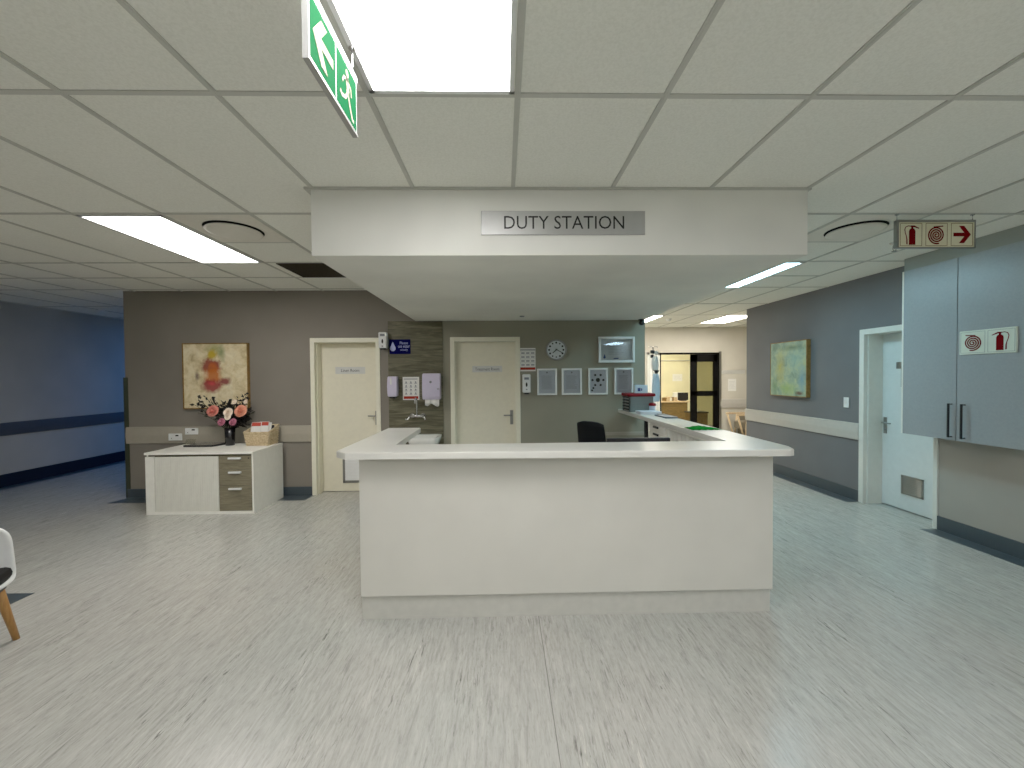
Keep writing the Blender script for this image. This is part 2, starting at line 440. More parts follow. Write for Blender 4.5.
S('wall_end', b, 'wall_left', 'end wall of the dark left corridor', 'wall')
b = MB(); b.box(XL, XR + .2, YN - .1, YN, 0, H)
S('wall_front', b, 'wall_lav', 'pale wall behind the viewer', 'wall')
# right wall with door opening
D3 = (3.90, 4.762)
b = MB()
b.box(XR, XR + .26, D3[1], 7.05, 0, H); b.box(XR, XR + .26, D3[0], D3[1], DH, H)
b.mi = 1; b.box(XR, XR + .26, YN, D3[0], 0, H)
S('wall_right', b, ['wall_cool_lit', 'wall_lav'], 'grey wall on the right with a green painting and a white door', 'wall')
b = MB(); b.box(XR + .26, XFR, 6.85, 7.05, 0, H)
S('wall_return', b, 'wall_far', 'side of the far passage beyond the right grey wall', 'wall')
b = MB(); b.box(XR + .26, XR + .3, 3.5, 5.2, 0, H)
S('wall_closet', b, 'wall_lav', 'closing wall behind the white door on the right', 'wall')
# far wall with opening
G = (3.72, 5.15); GH = 2.065
b = MB()
b.box(XE - .12, G[0], YF, YF + .15, 0, H); b.box(G[0], G[1], YF, YF + .15, GH, H); b.box(G[1], XFR, YF, YF + .15, 0, H)
S('wall_far', b, 'wall_far', 'cream wall at the far end with a black framed glass door', 'wall')
b = MB(); b.box(XFR - .1, XFR, 7.05, YF, 0, H)
S('wall_side', b, 'wall_far', 'end wall of the far passage to the right', 'wall')
b = MB(); b.box(1.5, 9, 12.5, 12.6, 0, H); b.box(1.4, 1.5, YF + .15, 12.6, 0, H); b.box(9, 9.1, YF + .15, 12.6, 0, H)
S('wall_office', b, 'wall_yel', 'pale yellow wall of the office seen through the glass door', 'wall')
b = MB(); b.box(3.5, 6.5, 12.46, 12.5, 1.965, 1.99)
S('trim_3', b, 'wall_far', 'thin pale rail high on the yellow office wall', 'rail trim')

# bumper rails, skirtings, floor borders
def railprof(b, y0, y1, axis, face, sgn, z0, z1):
    # slightly bulged board: axis 'x' runs along x at y=face
    pr = [(0, z0), (.022, z0 + .008), (.03, (z0 + z1) / 2), (.022, z1 - .008), (0, z1)]
    if axis == 'x': lo = [(y0, face + sgn * d, z) for d, z in pr]; hi = [(y1, face + sgn * d, z) for d, z in pr]
    else: lo = [(face + sgn * d, y0, z) for d, z in pr]; hi = [(face + sgn * d, y1, z) for d, z in pr]
    b.hexa(lo, hi)
b = MB(); railprof(b, XC + .01, D1[0] - .01, 'x', YB, -1, .70, .92); S('trim_4', b, 'rail', 'taupe bumper rail along the left part of the back wall', 'bumper rail')
b = MB(); railprof(b, D3[1] + .01, 7.05, 'y', XR, -1, .735, .938); S('trim_5', b, 'rail_r', 'pale grey bumper rail on the right grey wall', 'bumper rail')
b = MB(); railprof(b, YN, YCOR - .1, 'y', XL, 1, .735, .925); S('trim_6', b, 'rail_l', 'dark navy bumper rail on the shaded left corridor wall', 'bumper rail')
b = MB(); railprof(b, G[1] + .03, XFR - .1, 'x', YF, -1, .73, .95); S('trim_7', b, 'rail_r', 'grey bumper rail on the far cream wall', 'bumper rail')
b = MB(); b.box(XC, D1[0], YB - .012, YB, 0, .115); S('baseboard_back', b, 'skirt', 'dark vinyl skirting along the taupe wall', 'skirting')
b = MB(); b.box(D2[1], XE, YB - .012, YB, 0, .115); S('baseboard_station', b, 'skirt', 'dark vinyl skirting below the framed certificates', 'skirting')
b = MB(); b.box(XL, XL + .014, YN, YCOR - .1, 0, .185); S('baseboard_left', b, 'skirt_l', 'navy vinyl skirting of the left corridor wall', 'skirting')
b = MB(); b.box(XR - .012, XR, D3[1], 7.05, 0, .135); b.box(XR - .012, XR, YN, D3[0], 0, .135); S('baseboard_right', b, 'skirt', 'dark vinyl skirting along the right wall', 'skirting')
b = MB(); b.box(G[1] + .03, XFR - .1, YF - .012, YF, 0, .115); S('baseboard_far', b, 'skirt', 'dark vinyl skirting of the far cream wall', 'skirting')
b = MB(); b.prism([(-4.93, 5.14), (D1[0], 5.14), (D1[0], YB - .012), (XC, YB - .012)], 0, .0015); S('trim_8', b, 'border', 'dark floor border strip along the taupe wall', 'floor border')
b = MB(); b.box(XL + .014, XL + .18, YN, YCOR - .1, 0, .0015); S('trim_9', b, 'border', 'dark floor border strip along the left corridor wall', 'floor border')
b = MB(); b.box(XR - .17, XR - .012, YN, D3[0], 0, .0015); b.box(XR - .17, XR - .012, D3[1], 7.05, 0, .0015); S('trim_10', b, 'border', 'dark floor border strip along the right wall', 'floor border')
b = MB(); b.prism([(-3.392, 2.986), (-3.392, .2), (-3.55, .2), (-3.55, 2.83), (-7.0, 2.83), (-7.0, 2.986)], 0, .0015); S('trim_11', b, 'border', 'dark floor border strip behind the white chair', 'floor border')
b = MB(); b.box(XC - .022, XC + .035, YB - .006, YB, .0, 1.56); b.box(XC - .022, XC, YB, YB + .05, 0, 1.56)
S('trim_12', b, 'guard', 'dark corner guard on the left end of the taupe wall', 'corner guard')
# driftwood panel behind the basin
b = MB(); b.box(-1.50, -.79, YB - .012, YB, 0, zS); S('trim_13', b, 'panel', 'driftwood laminate splash panel behind the basin', 'wall panel')
b = MB(); b.box(1.28, XE - .02, YB - .02, YB, .745, .785); S('trim_14', b, 'rail', 'pale cable trunking low on the wall behind the office chair', 'cable trunking')

# ------------------------------------------------------------------ doors
def lever(parent, o, ux, uy, n, flip=1):
    """handle_set on a door leaf; o on the leaf surface, ux toward the hinge"""
    fr = (Vector(o), Vector(ux), Vector(uy), Vector(n))
    b = MB(); O, U, V, N = fr
    b.obox(O + N * .004, U, V, N, .042, .19, .008, .003)
    b.tube([O + V * .03, O + V * .03 + N * .045], .009)
    b.tube([O + V * .03 + N * .045, O + V * .03 + N * .05 + U * .03, O + V * .03 + N * .047 + U * .105], .0085)
    b.lathe(O - V * .045 + N * .008, [(.011, 0), (.011, .006), (.006, .007)], N, 12)
    obj('handle_set', b, 'steel', parent, 'brushed steel lever handle')
def door_x(name, d, y, leafback, hinge_left, fm, dm, label, plate, hx):
    """door in a wall facing -y"""
    t = thing(name, ((d[0] + d[1]) / 2, y, 0), label, 'door', kind='structure')
    x0, x1 = d; fw = .045
    b = MB(); yo = y - .014
    for (a, c) in ((x0 - .012, x0 + fw), (x1 - fw, x1 + .012)): b.box(a, c, yo, y + .2, 0, DH + .012, .003)
    b.box(x0 + fw, x1 - fw, yo, y + .2, DH - fw, DH + .012, .003)
    for (a, c) in ((x0 + fw, x0 + fw + .014), (x1 - fw - .014, x1 - fw)): b.box(a, c, y + .04, y + leafback, 0, DH - fw)
    obj('door_frame', b, fm, t)
    b = MB(); b.box(x0 + fw + .003, x1 - fw - .003, y + leafback, y + leafback + .04, .008, DH - fw - .003, .002)
    leaf = obj('door_leaf', b, dm, t)
    lever(leaf, (hx, y + leafback, .99), (-1, 0, 0), (0, 0, 1), (0, -1, 0))
    return t, leaf
LB = .15
d1, leaf1 = door_x('door_1', D1, YB, LB, True, 'frame_cream', 'door_cream', 'cream door left of the driftwood panel, lower louvre partly hidden by counter', None, -1.705)
d2, leaf2 = door_x('door_2', D2, YB, .06, True, 'frame_cream', 'door_cream', 'cream door between the driftwood panel and the wall clock', None, .105)
def plate_x(leaf, x0, x1, z0, z1, y, body, tw, th, label):
    b = MB(); b.box(x0, x1, y - .004, y, z0, z1, .001); p = obj('room_sign', b, 'platebright', leaf, label)
    fr = frame_of(((x0 + x1) / 2, y - .004, (z0 + z1) / 2), (1, 0, 0), (0, 0, 1))
    text('lettering', body, fr, tw, th, 'ink', p, .0005)
plate_x(leaf1, -2.25, -1.855, 1.585, 1.678, YB + LB, 'Linen Room', .24, .04, 'silver plate reading Linen Room')
plate_x(leaf2, -.412, -.018, 1.592, 1.675, YB + .06, 'Treatment Room', .32, .04, 'silver plate reading Treatment Room')
# louvre in door 1
gy_ = YB + LB
b = MB(); g0, g1, gz0, gz1 = -2.17, -1.72, .12, .47
b.box(g0, g1, gy_ - .012, gy_, gz0, gz0 + .03); b.box(g0, g1, gy_ - .012, gy_, gz1 - .03, gz1); b.box(g0, g0 + .03, gy_ - .012, gy_, gz0, gz1); b.box(g1 - .03, g1, gy_ - .012, gy_, gz0, gz1)
gr = obj('door_louvre', b, 'steel', leaf1, 'grey framed ventilation louvre low on the door')
b = MB()
for k in range(14):
    z = gz0 + .035 + k * .0208
    b.hexa([(g0 + .03, gy_ - .010, z), (g1 - .03, gy_ - .010, z), (g1 - .03, gy_ - .010, z + .002), (g0 + .03, gy_ - .010, z + .002)],
           [(g0 + .03, gy_ - .001, z + .016), (g1 - .03, gy_ - .001, z + .016), (g1 - .03, gy_ - .001, z + .018), (g0 + .03, gy_ - .001, z + .018)])
obj('louvre_slats', b, 'white', gr)

# door 3 in the right wall (faces -x)
t3 = thing('door_3', (XR, 4.34, 0), 'white door in the right grey wall beside the hanging cupboard', 'door', kind='structure')
b = MB(); fw = .05
for (a, c) in ((D3[0] - .012, D3[0] + .03), (D3[1] - fw, D3[1] + .012)): b.box(XR - .014, XR + .25, a, c, 0, DH + .012, .003)
b.box(XR - .014, XR + .25, D3[0] + .03, D3[1] - fw, DH - fw, DH + .012, .003)
b.box(XR + .03, XR + .2, D3[1] - fw - .016, D3[1] - fw, 0, DH - fw)
obj('door_frame', b, 'frame_white', t3)
XD = XR + .2
b = MB(); b.box(XD, XD + .04, D3[0] + .033, D3[1] - fw - .003, .012, DH - fw - .003, .002)
leaf3 = obj('door_leaf', b, 'door_white', t3)
lever(leaf3, (XD, 4.655, .93), (0, -1, 0), (0, 0, 1), (-1, 0, 0))
b = MB(); b.box(XD - .004, XD, 4.45, 4.53, 1.585, 1.66); b.box(XD - .003, XD, 4.45, 4.475, 1.38, 1.585); obj('sign_plate', b, 'steel', leaf3, 'small grey plate with a vertical bar below')
b = MB(); y0, y1, z0, z1 = 4.215, 4.455, .19, .40
for q in ((y0, y1, z0, z0 + .02), (y0, y1, z1 - .02, z1), (y0, y0 + .02, z0, z1), (y1 - .02, y1, z0, z1)): b.box(XD - .012, XD, *q)
gr = obj('door_louvre', b, 'steel', leaf3, 'square grey ventilation louvre low on the door')
b = MB()
for k in range(9):
    z = z0 + .022 + k * .019
    b.hexa([(XD - .010, y0 + .02, z), (XD - .010, y1 - .02, z), (XD - .010, y1 - .02, z + .002), (XD - .010, y0 + .02, z + .002)],
           [(XD - .001, y0 + .02, z + .015), (XD - .001, y1 - .02, z + .015), (XD - .001, y1 - .02, z + .017), (XD - .001, y0 + .02, z + .017)])
obj('louvre_slats', b, 'steel', gr)

# door 4: black framed glass entrance in the far wall
t4 = thing('door_4', (4.43, YF, 0), 'black framed glass door standing half open at the far cream wall', 'door', kind='structure')
b = MB()
b.box(G[0], G[0] + .03, YF - .02, YF + .12, 0, GH); b.box(G[1] - .035, G[1], YF - .02, YF + .12, 0, GH); b.box(G[0], G[1], YF - .02, YF + .12, GH - .04, GH)
obj('door_frame', b, 'frame_black', t4)
b = MB(); b.box(G[1] - .001, G[1] + .05, YF - .026, YF, 0, GH + .02); obj('architrave', b, 'steel', t4, 'grey edge strip right of the black frame')
b = MB(); xa, xb = 4.465, G[1] - .036; ya, yb = YF - .012, YF + .033
b.box(xa, xa + .155, ya, yb, .01, GH - .045); b.box(xb - .10, xb, ya, yb, .01, GH - .045)
b.box(xa, xb, ya, yb, GH - .22, GH - .045); b.box(xa, xb, ya, yb, 1.025, 1.15); b.box(xa, xb, ya, yb, .01, .16)
leaf4 = obj('door_leaf', b, 'frame_black', t4, 'black leaf with two glass panes')
for (za, zc) in ((.16, 1.025), (1.15, GH - .22)):
    b = MB(); b.box(xa + .155, xb - .10, YF + .008, YF + .014, za, zc); obj('pane', b, 'glass', leaf4)
# narrow white panel beside it
t5 = thing('door_5', (3.58, YF, 0), 'narrow white service door left of the black framed glass door', 'door', kind='structure')
b = MB(); b.box(3.42, 3.475, YF - .03, YF, 0, GH); b.box(3.66, 3.715, YF - .03, YF, 0, GH); b.box(3.42, 3.715, YF - .03, YF, GH - .05, GH); obj('door_frame', b, 'frame_white', t5)
b = MB(); b.box(3.49, 3.655, YF - .012, YF, .01, GH - .055); obj('door_leaf', b, 'white', t5)

# ------------------------------------------------------------------ ceiling fittings
def panel(i, j, emat, label, ni=1, nj=1):
    x0, x1, y0, y1 = gx(i) + .016, gx(i + ni) - .016, gy(j) + .016, gy(j + nj) - .016
    t = thing('ceiling_light', ((x0 + x1) / 2, (y0 + y1) / 2, H), label, 'ceiling light', 'recessed ceiling light panels')
    b = MB(); w = .018
    for q in ((x0, x1, y0, y0 + w), (x0, x1, y1 - w, y1), (x0, x0 + w, y0, y1), (x1 - w, x1, y0, y1)): b.box(*q, H - .012, H - .0005)
    obj('light_frame', b, 'white', t)
    b = MB(); b.box(x0 + w, x1 - w, y0 + w, y1 - w, H - .007, H - .0005); obj('light_diffuser', b, emat, t, 'glowing white diffuser')
    return t
panel(-1, -1, 'panel_front', 'large bright ceiling panel above the viewer beside the green exit sign')
panel(-5, 1, 'panel_warm', 'bright ceiling panel on the left beside the round air diffuser')
panel(4, 2, 'panel_strip', 'cool white ceiling panel half hidden by the right edge of the bulkhead')
panel(7, 5, 'panel_far', 'lit ceiling panel in the far passage above the glass door, right one')
panel(4, 5, 'panel_far', 'lit ceiling panel in the far passage just past the certificate wall corner')
# unseen panels, added to light the room except the reflected far right one
panel(-8, -3, 'panel_warm', 'unseen ceiling panel added behind the viewer on the left')
panel(-1, -4, 'panel_front', 'unseen ceiling panel added behind the viewer in the middle')
panel(2, -2, 'panel_dim', 'unseen ceiling panel added just behind the viewer to the right')
panel(6, -5, 'panel_cool', 'ceiling panel behind the viewer on the far right')
panel(3, -3, 'panel_front', 'unseen ceiling panel added behind the viewer on the right')
panel(-10, 6, 'panel_blue', 'unseen blue panel added to tint the left corridor')  # added out of view for the blue glow on the corridor wall
panel(7, 7, 'panel_yel', 'unseen ceiling panel added to light the yellow office')  # added above the opening to brighten the office

def diffuser(cx, cy, label):
    t = thing('air_diffuser', (cx, cy, H), label, 'air diffuser', 'round ceiling air diffusers')
    b = MB(); b.box(cx - .285, cx + .285, cy - .285, cy + .285, H - .006, H - .0005)
    b.lathe((cx, cy, H - .006), [(.215, 0), (.212, -.003), (.204, -.004), (.199, -.002)], seg=48, cap=False)
    obj('mounting_plate', b, 'diffuser', t)
    b = MB(); b.lathe((cx, cy, H - .0075), [(.198, 0), (.198, -.001)], seg=48); obj('air_gap', b, 'slot', t, 'dark ring gap')
    b = MB(); b.lathe((cx, cy, H - .026), [(.0, -.006), (.10, -.006), (.17, -.004), (.190, .001), (.186, .006), (.0, .006)], seg=48, cap=False)
    obj('disc', b, 'diffuser', t)
diffuser(gx(-3.5), gy(1.25), 'round air diffuser in the ceiling between the left light panel and the bulkhead')
diffuser(gx(4.5), gy(1.25), 'round air diffuser in the ceiling behind the hanging red symbol sign')
# dark return air grille
t = thing('return_air_grille', (gx(-3.5) + .06, gy(2.25), H), 'dark brown return air grille in the ceiling left of the bulkhead', 'air grille')
x0, x1, y0, y1 = gx(-4) + .10, gx(-3) - .02, gy(2) + .02, gy(2.5) - .02
b = MB(); b.box(x0, x1, y0, y1, H - .004, H - .0005); obj('backing', b, 'darkvent', t)
b = MB()
for k in range(24): yy = y0 + (k + .5) * (y1 - y0) / 24; b.box(x0, x1, yy - .002, yy + .002, H - .012, H - .004)
obj('grille_bars', b, 'darkvent', t)
def detector(cx, cy, label):
    t = thing('smoke_detector', (cx, cy, H), label, 'smoke detector', 'ceiling smoke detectors')
    b = MB(); b.lathe((cx, cy, H), [(.06, -.0005), (.062, -.012), (.05, -.02)], seg=24); obj('base', b, 'white', t)
    b = MB(); b.lathe((cx, cy, H - .02), [(.042, 0), (.042, -.012), (.03, -.024), (.012, -.028)], seg=24); obj('sensor_head', b, 'white', t)
detector(-6.35, 6.62, 'small smoke detector on the ceiling of the dark left corridor')
detector(3.364, 8.22, 'small white smoke detector on the ceiling of the far passage')
p = onY(123.6, 312.5, 5.9); t = thing('indicator_lamp', (-4.98, 5.75, 2.40), 'tiny bright indicator lamp at the corner of the dark left corridor', 'lamp')
b = MB(); b.box(-4.88, -4.91, 5.70, 5.80, 2.36, 2.44, .004); obj('lamp_body', b, 'white', t)
b = MB(); b.lathe((-4.912, 5.75, 2.40), [(.02, 0), (.02, -.01), (.008, -.016)], (1, 0, 0), 16); obj('lamp_lens', b, EM('indicator_glow', (240, 245, 255), 6), t)
# sprinkler
t = thing('sprinkler', (3.41, 3.5, H), 'small chrome sprinkler head on the ceiling left of the hanging red symbol sign', 'sprinkler')
b = MB(); b.lathe((3.41, 3.5, H), [(.035, -.0005), (.033, -.008), (.012, -.012), (.012, -.04)], seg=20); obj('escutcheon', b, 'chrome', t)
b = MB(); b.tube([(3.398, 3.5, H - .038), (3.392, 3.5, H - .055), (3.41, 3.5, H - .072)], .003, 6); b.tube([(3.422, 3.5, H - .038), (3.428, 3.5, H - .055), (3.41, 3.5, H - .072)], .003, 6)
b.lathe((3.41, 3.5, H - .072), [(.02, 0), (.022, -.003), (.004, -.004)], seg=16); obj('deflector', b, 'chrome', t)
# downlight sensor under the bulkhead
b = MB(); q = onZ(522, 316, zS); b.lathe((q.x, q.y, zS), [(.03, -.0004), (.03, -.006), (.018, -.012)], seg=20)
obj('motion_sensor', b, 'greyink', None, 'tiny round sensor under the back of the white bulkhead', 'sensor')
# cctv camera
q = onY(641, 321, 5.3)
t = thing('security_camera', (q.x, 5.30, zS), 'small black security camera under the back right corner of the bulkhead', 'camera')
b = MB(); b.lathe((q.x, 5.30, zS), [(.035, -.0005), (.035, -.012), (.015, -.016), (.015, -.03)], seg=20); obj('camera_mount', b, 'black', t)
b = MB(); b.lathe((q.x, 5.28, zS - .05), [(.02, .03), (.032, .02), (.034, -.02), (.028, -.04), (.01, -.042)], (0, 1, 0), seg=20); obj('camera_body', b, 'black', t)

# ------------------------------------------------------------------ signs
t = thing('wall_sign', (.37, ySf, 2.385), 'brushed silver plate reading DUTY STATION on the front of the bulkhead', 'sign')
b = MB(); b.box(-.126, .865, ySf - .008, ySf, 2.385, 2.528, .002); obj('sign_plate', b, 'alu', t)
text('lettering', 'DUTY STATION', frame_of((.3745, ySf - .008, 2.459), (1, 0, 0), (0, 0, 1)), .725, .078, 'ink', t, .0005)

def arrow_pts(s=1, flip=1):
    return [(x * s * flip, y * s) for x, y in ((-.95, .2), (.26, .2), (-.34, .95), (.24, .95), (1.0, 0), (.24, -.95), (-.34, -.95), (.26, -.2), (-.95, -.2))]
def extinguisher(b, fr, cx, cy, s, flip=1, hose_w=.09):
    X = lambda x: cx + flip * x * s
    Yv = lambda y: cy + y * s
    b.flat(fr, [(X(x), Yv(y)) for x, y in ((-.22, -.95), (.42, -.95), (.42, .38), (.36, .55), (.24, .66), (-.04, .66), (-.16, .55), (-.22, .38))])
    b.flat(fr, [(X(x), Yv(y)) for x, y in ((0, .64), (.2, .64), (.2, .86), (0, .86))])
    b.flat(fr, [(X(x), Yv(y)) for x, y in ((-.05, .82), (.2, .8), (.78, .62), (.8, .70), (.3, .95), (-.05, .95))])
    pts = [(X(x), Yv(y)) for x, y in ((0, .86), (-.3, .9), (-.55, .8), (-.66, .55), (-.6, .2), (-.5, -.1), (-.44, -.4), (-.43, -.9))]
    b.strip(fr, pts, [hose_w * s, hose_w * s, hose_w * s, hose_w * s, hose_w * s, hose_w * s, hose_w * s * 1.4, hose_w * s * 1.6])
def spiral(b, fr, cx, cy, s, flip=1, turns=3.7):
    pts = []; n = 150
    for k in range(n + 1):
        a = k / n * turns * 2 * PI; r = s * (.06 + .86 * k / n)
        pts.append((cx + flip * r * math.cos(a + .6), cy + r * math.sin(a + .6)))
    pts.append((pts[-1][0] + flip * s * -.02, pts[-1][1] + s * .05))
    b.strip(fr, pts, s * .16)
    # tail
    b.flat(fr, [(cx + flip * x * s, cy + y * s) for x, y in ((-.3, .93), (.75, 1.02), (.75, .9), (-.3, .80))])
# hanging three symbol sign
sy = 2.86; sx0, sx1, sz0, sz1 = 2.806, 3.358, 2.428, 2.605
t = thing('hanging_sign', ((sx0 + sx1) / 2, sy, sz0), 'cream sign with red extinguisher, hose reel and arrow hanging from the ceiling', 'sign')
b = MB(); b.box(sx0, sx1, sy - .008, sy + .008, sz0, sz1, .002); obj('sign_board', b, 'signcream', t)
b = MB(); b.box(sx0 - .014, sx0, sy - .014, sy + .014, sz0 - .006, sz1 + .004); b.box(sx0 - .014, sx1 + .004, sy - .014, sy + .014, sz1, sz1 + .014); b.box(sx0, sx1 + .004, sy - .012, sy + .012, sz0 - .008, sz0); b.box(sx1, sx1 + .006, sy - .012, sy + .012, sz0 - .006, sz1); obj('sign_frame', b, 'steel', t)
for xx in (sx0 - .004, sx1 - .006):
    b = MB(); b.tube([(xx, sy, sz1 + .01), (xx, sy, H - .006)], .0025, 8); b.lathe((xx, sy, H - .006), [(.012, 0), (.012, -.008)], seg=10); obj('hanging_rod', b, 'chrome', t)
w3 = (sx1 - sx0) / 3; b2 = MB(); sh = (sz1 - sz0)
for k in range(3):
    fr = frame_of((sx0 + w3 * (k + .5), sy - .008, (sz0 + sz1) / 2), (1, 0, 0), (0, 0, 1))
    b = MB()
    if k == 0: extinguisher(b, fr, 0, -.004, .072)
    if k == 1: spiral(b, fr, -.002, -.004, .066)
    if k == 2: b.flat(fr, [(x * .95, y * .95) for x, y in arrow_pts(.068)])
    obj(('extinguisher_symbol', 'hose_reel_symbol', 'arrow_symbol')[k], b, 'red', t, 'red printed symbol')
    e = .079; o_ = .0765
    for q in (((-e, -o_), (e, -o_), (e, -o_ - .003), (-e, -o_ - .003)), ((-e, o_ + .003), (e, o_ + .003), (e, o_), (-e, o_)), ((-e, -o_), (-e, o_), (-e + .003, o_), (-e + .003, -o_)), ((e - .003, -o_), (e - .003, o_), (e, o_), (e, -o_))): b2.flat(fr, q, .001)
obj('border_lines', b2, 'gilt', t, 'thin outline around each symbol')

# exit sign (faces +x)
ex = -.50; ey0, ey1, ez0, ez1 = 1.09, 1.44, 2.373, 2.552
t = thing('exit_sign', (ex, (ey0 + ey1) / 2, ez0), 'green exit sign with white arrow and running figure hanging beside the bright panel', 'sign')
b = MB(); b.box(ex - .010, ex, ey0, ey1, ez0, ez1); obj('sign_board', b, 'white', t)
b = MB(); b.box(ex - .014, ex + .004, ey0, ey1, ez0 - .008, ez0); b.box(ex - .018, ex + .002, ey0 - .004, ey1 + .004, ez1, ez1 + .02); b.box(ex - .014, ex + .003, ey0 - .006, ey0, ez0 - .008, ez1 + .01); obj('sign_frame', b, 'alu', t)
b = MB(); hw = (ey1 - ey0) / 2
for k in range(2):
    a = ey0 + hw * k + (.006 if k == 0 else .004); c = ey0 + hw * (k + 1) - (.004 if k == 0 else .006)
    b.hexa([(ex, a, ez0 + .008), (ex, c, ez0 + .008), (ex, c, ez1 - .006), (ex, a, ez1 - .006)], [(ex + .001, a, ez0 + .008), (ex + .001, c, ez0 + .008), (ex + .001, c, ez1 - .006), (ex + .001, a, ez1 - .006)])
obj('sign_faces', b, 'green', t, 'two green sign squares')
b = MB()
fr = frame_of((ex + .001, ey0 + hw * .5, (ez0 + ez1) / 2), (0, 1, 0), (0, 0, 1))
b.flat(fr, arrow_pts(.066, -1)); obj('arrow_symbol', b, 'signpale', t, 'pale arrow pointing left'); b = MB()
fr = frame_of((ex + .001, ey0 + hw * 1.5, (ez0 + ez1) / 2), (0, 1, 0), (0, 0, 1)); k_ = .078
sc = lambda pts: [(x * k_, y * k_) for x, y in pts]
b.disc2(fr, -.02 * k_, .72 * k_, .15 * k_)
b.strip(fr, sc([(-.05, .5), (.05, .1), (.0, -.1)]), [.3 * k_, .28 * k_, .26 * k_])
b.strip(fr, sc([(.0, .48), (-.38, .36), (-.55, .1)]), .12 * k_)
b.strip(fr, sc([(0, .46), (.36, .32), (.42, .02)]), .12 * k_)
b.strip(fr, sc([(.02, -.05), (-.25, -.38), (-.6, -.5), (-.78, -.42)]), .16 * k_)
b.strip(fr, sc([(.04, -.05), (.22, -.42), (.5, -.85), (.68, -.85)]), .16 * k_)
obj('running_figure', b, 'signpale', t, 'pale running figure')
for yy in (1.15, 1.425):
    b = MB(); b.tube([(ex - .008, yy, ez1 + .016), (ex - .008, yy, H - .006)], .003, 8); b.lathe((ex - .008, yy, H - .006), [(.012, 0), (.012, -.008)], seg=10); obj('hanging_rod', b, 'chrome', t)

# ------------------------------------------------------------------ duty station counter
zT0, zT1 = 1.045, 1.09; YP = 2.555
t = thing('reception_counter', (.4, YP, 0), 'pale grey laminate front of the duty station counter', 'counter')
b = MB(); b.box(-.906, 1.714, YP, YP + .03, .158, zT0, .002); obj('front_panel', b, 'counter', t)
b = MB(); b.box(-.906, 1.712, YP + .026, YP + .05, 0, .147); b.box(-.88, 1.69, YP + .044, YP + .05, .147, .158); obj('plinth', b, 'plinth', t)
b = MB(); b.box(-.908, -.878, YP + .031, 3.66, .0, zT0, .002); obj('side_panel', b, 'counter', t)
b = MB(); b.box(1.684, 1.714, YP + .031, 4.28, .0, zT0, .002); obj('side_panel', b, 'counter', t)
# inner working desk, hidden behind the front
b = MB(); b.box(-.87, 1.5, YP + .051, 3.25, .70, .73); obj('inner_worktop', b, 'top', t)
# continuous top
out = [(-.943, 2.43), (1.697, 2.372), (1.728, 2.388), (1.762, 2.476), (1.825, 5.355), (1.512, 5.355), (1.50, 3.0), (1.50, 2.693), (-.72, 2.693), (-.732, 3.592), (-1.015, 3.602), (-1.021, 2.50)]
bmv = MB()
va = [bmv.bm.verts.new((x, y, zT0 + .004)) for x, y in out]; vb = [bmv.bm.verts.new((x, y, zT1)) for x, y in out]
bmv.face(va[::-1]); ftop = bmv.face(vb)
for k in range(len(out)): bmv.face([va[k], va[(k + 1) % len(out)], vb[(k + 1) % len(out)], vb[k]])
bmesh.ops.bevel(bmv.bm, geom=list(ftop.edges), offset=.008, segments=3, affect='EDGES', profile=.5)
obj('countertop', bmv, 'top', None, 'continuous pale grey worktop running round three sides of the duty station', 'countertop')
# drawer units and leg under the right wing
def pedestal(y0, y1, label, nd):
    t = thing('drawer_pedestal', (1.60, (y0 + y1) / 2, 0), label, 'drawer unit', 'white drawer units under the right worktop')
    b = MB(); b.box(1.537, 1.682, y0, y1, .03, 1.043, .002); b.box(1.6, 1.682, y0 + .02, y1 - .02, 0, .03); obj('carcass', b, 'sbwhite', t)
    h = 1.0 / nd
    for k in range(nd):
        b = MB(); b.box(1.52, 1.5365, y0 + .006, y1 - .006, .04 + k * h, .04 + (k + 1) * h - .008, .002); d = obj('drawer', b, 'sbwhite', t)
        b = MB(); z = .04 + (k + .5) * h; b.box(1.505, 1.52, (y0 + y1) / 2 - .06, (y0 + y1) / 2 + .06, z, z + .02, .003); obj('drawer_handle', b, 'blackmetal', d, 'dark bar handle')
pedestal(3.81, 4.25, 'white drawer unit with dark handles beside the black leg under the right worktop', 14)
b = MB(); b.tube([(1.525, 4.33, 0), (1.525, 4.33, zT0 + .004)], .022, 14); b.lathe((1.525, 4.33, 0), [(.05, 0), (.05, .01), (.024, .02)], seg=20)
obj('worktop_leg', b, 'black', None, 'black round leg supporting the inner edge of the right worktop', 'leg')
t = thing('open_file_rack', (1.6, 3.4, 0), 'white rack of upright slots under the right worktop nearest the front counter', 'rack')
b = MB(); b.box(1.67, 1.682, 2.98, 3.78, 0, 1.043); b.box(1.52, 1.67, 2.98, 2.995, 0, 1.043); b.box(1.52, 1.67, 3.765, 3.78, 0, 1.043); b.box(1.52, 1.67, 2.995, 3.765, 1.028, 1.043); b.box(1.52, 1.67, 2.995, 3.765, .66, .675); obj('rack_carcass', b, 'sbwhite', t)
for k in range(9): b = MB(); y = 3.06 + k * .08; b.box(1.525, 1.668, y, y + .014, .676, 1.027); obj('divider', b, 'sbwhite', t)

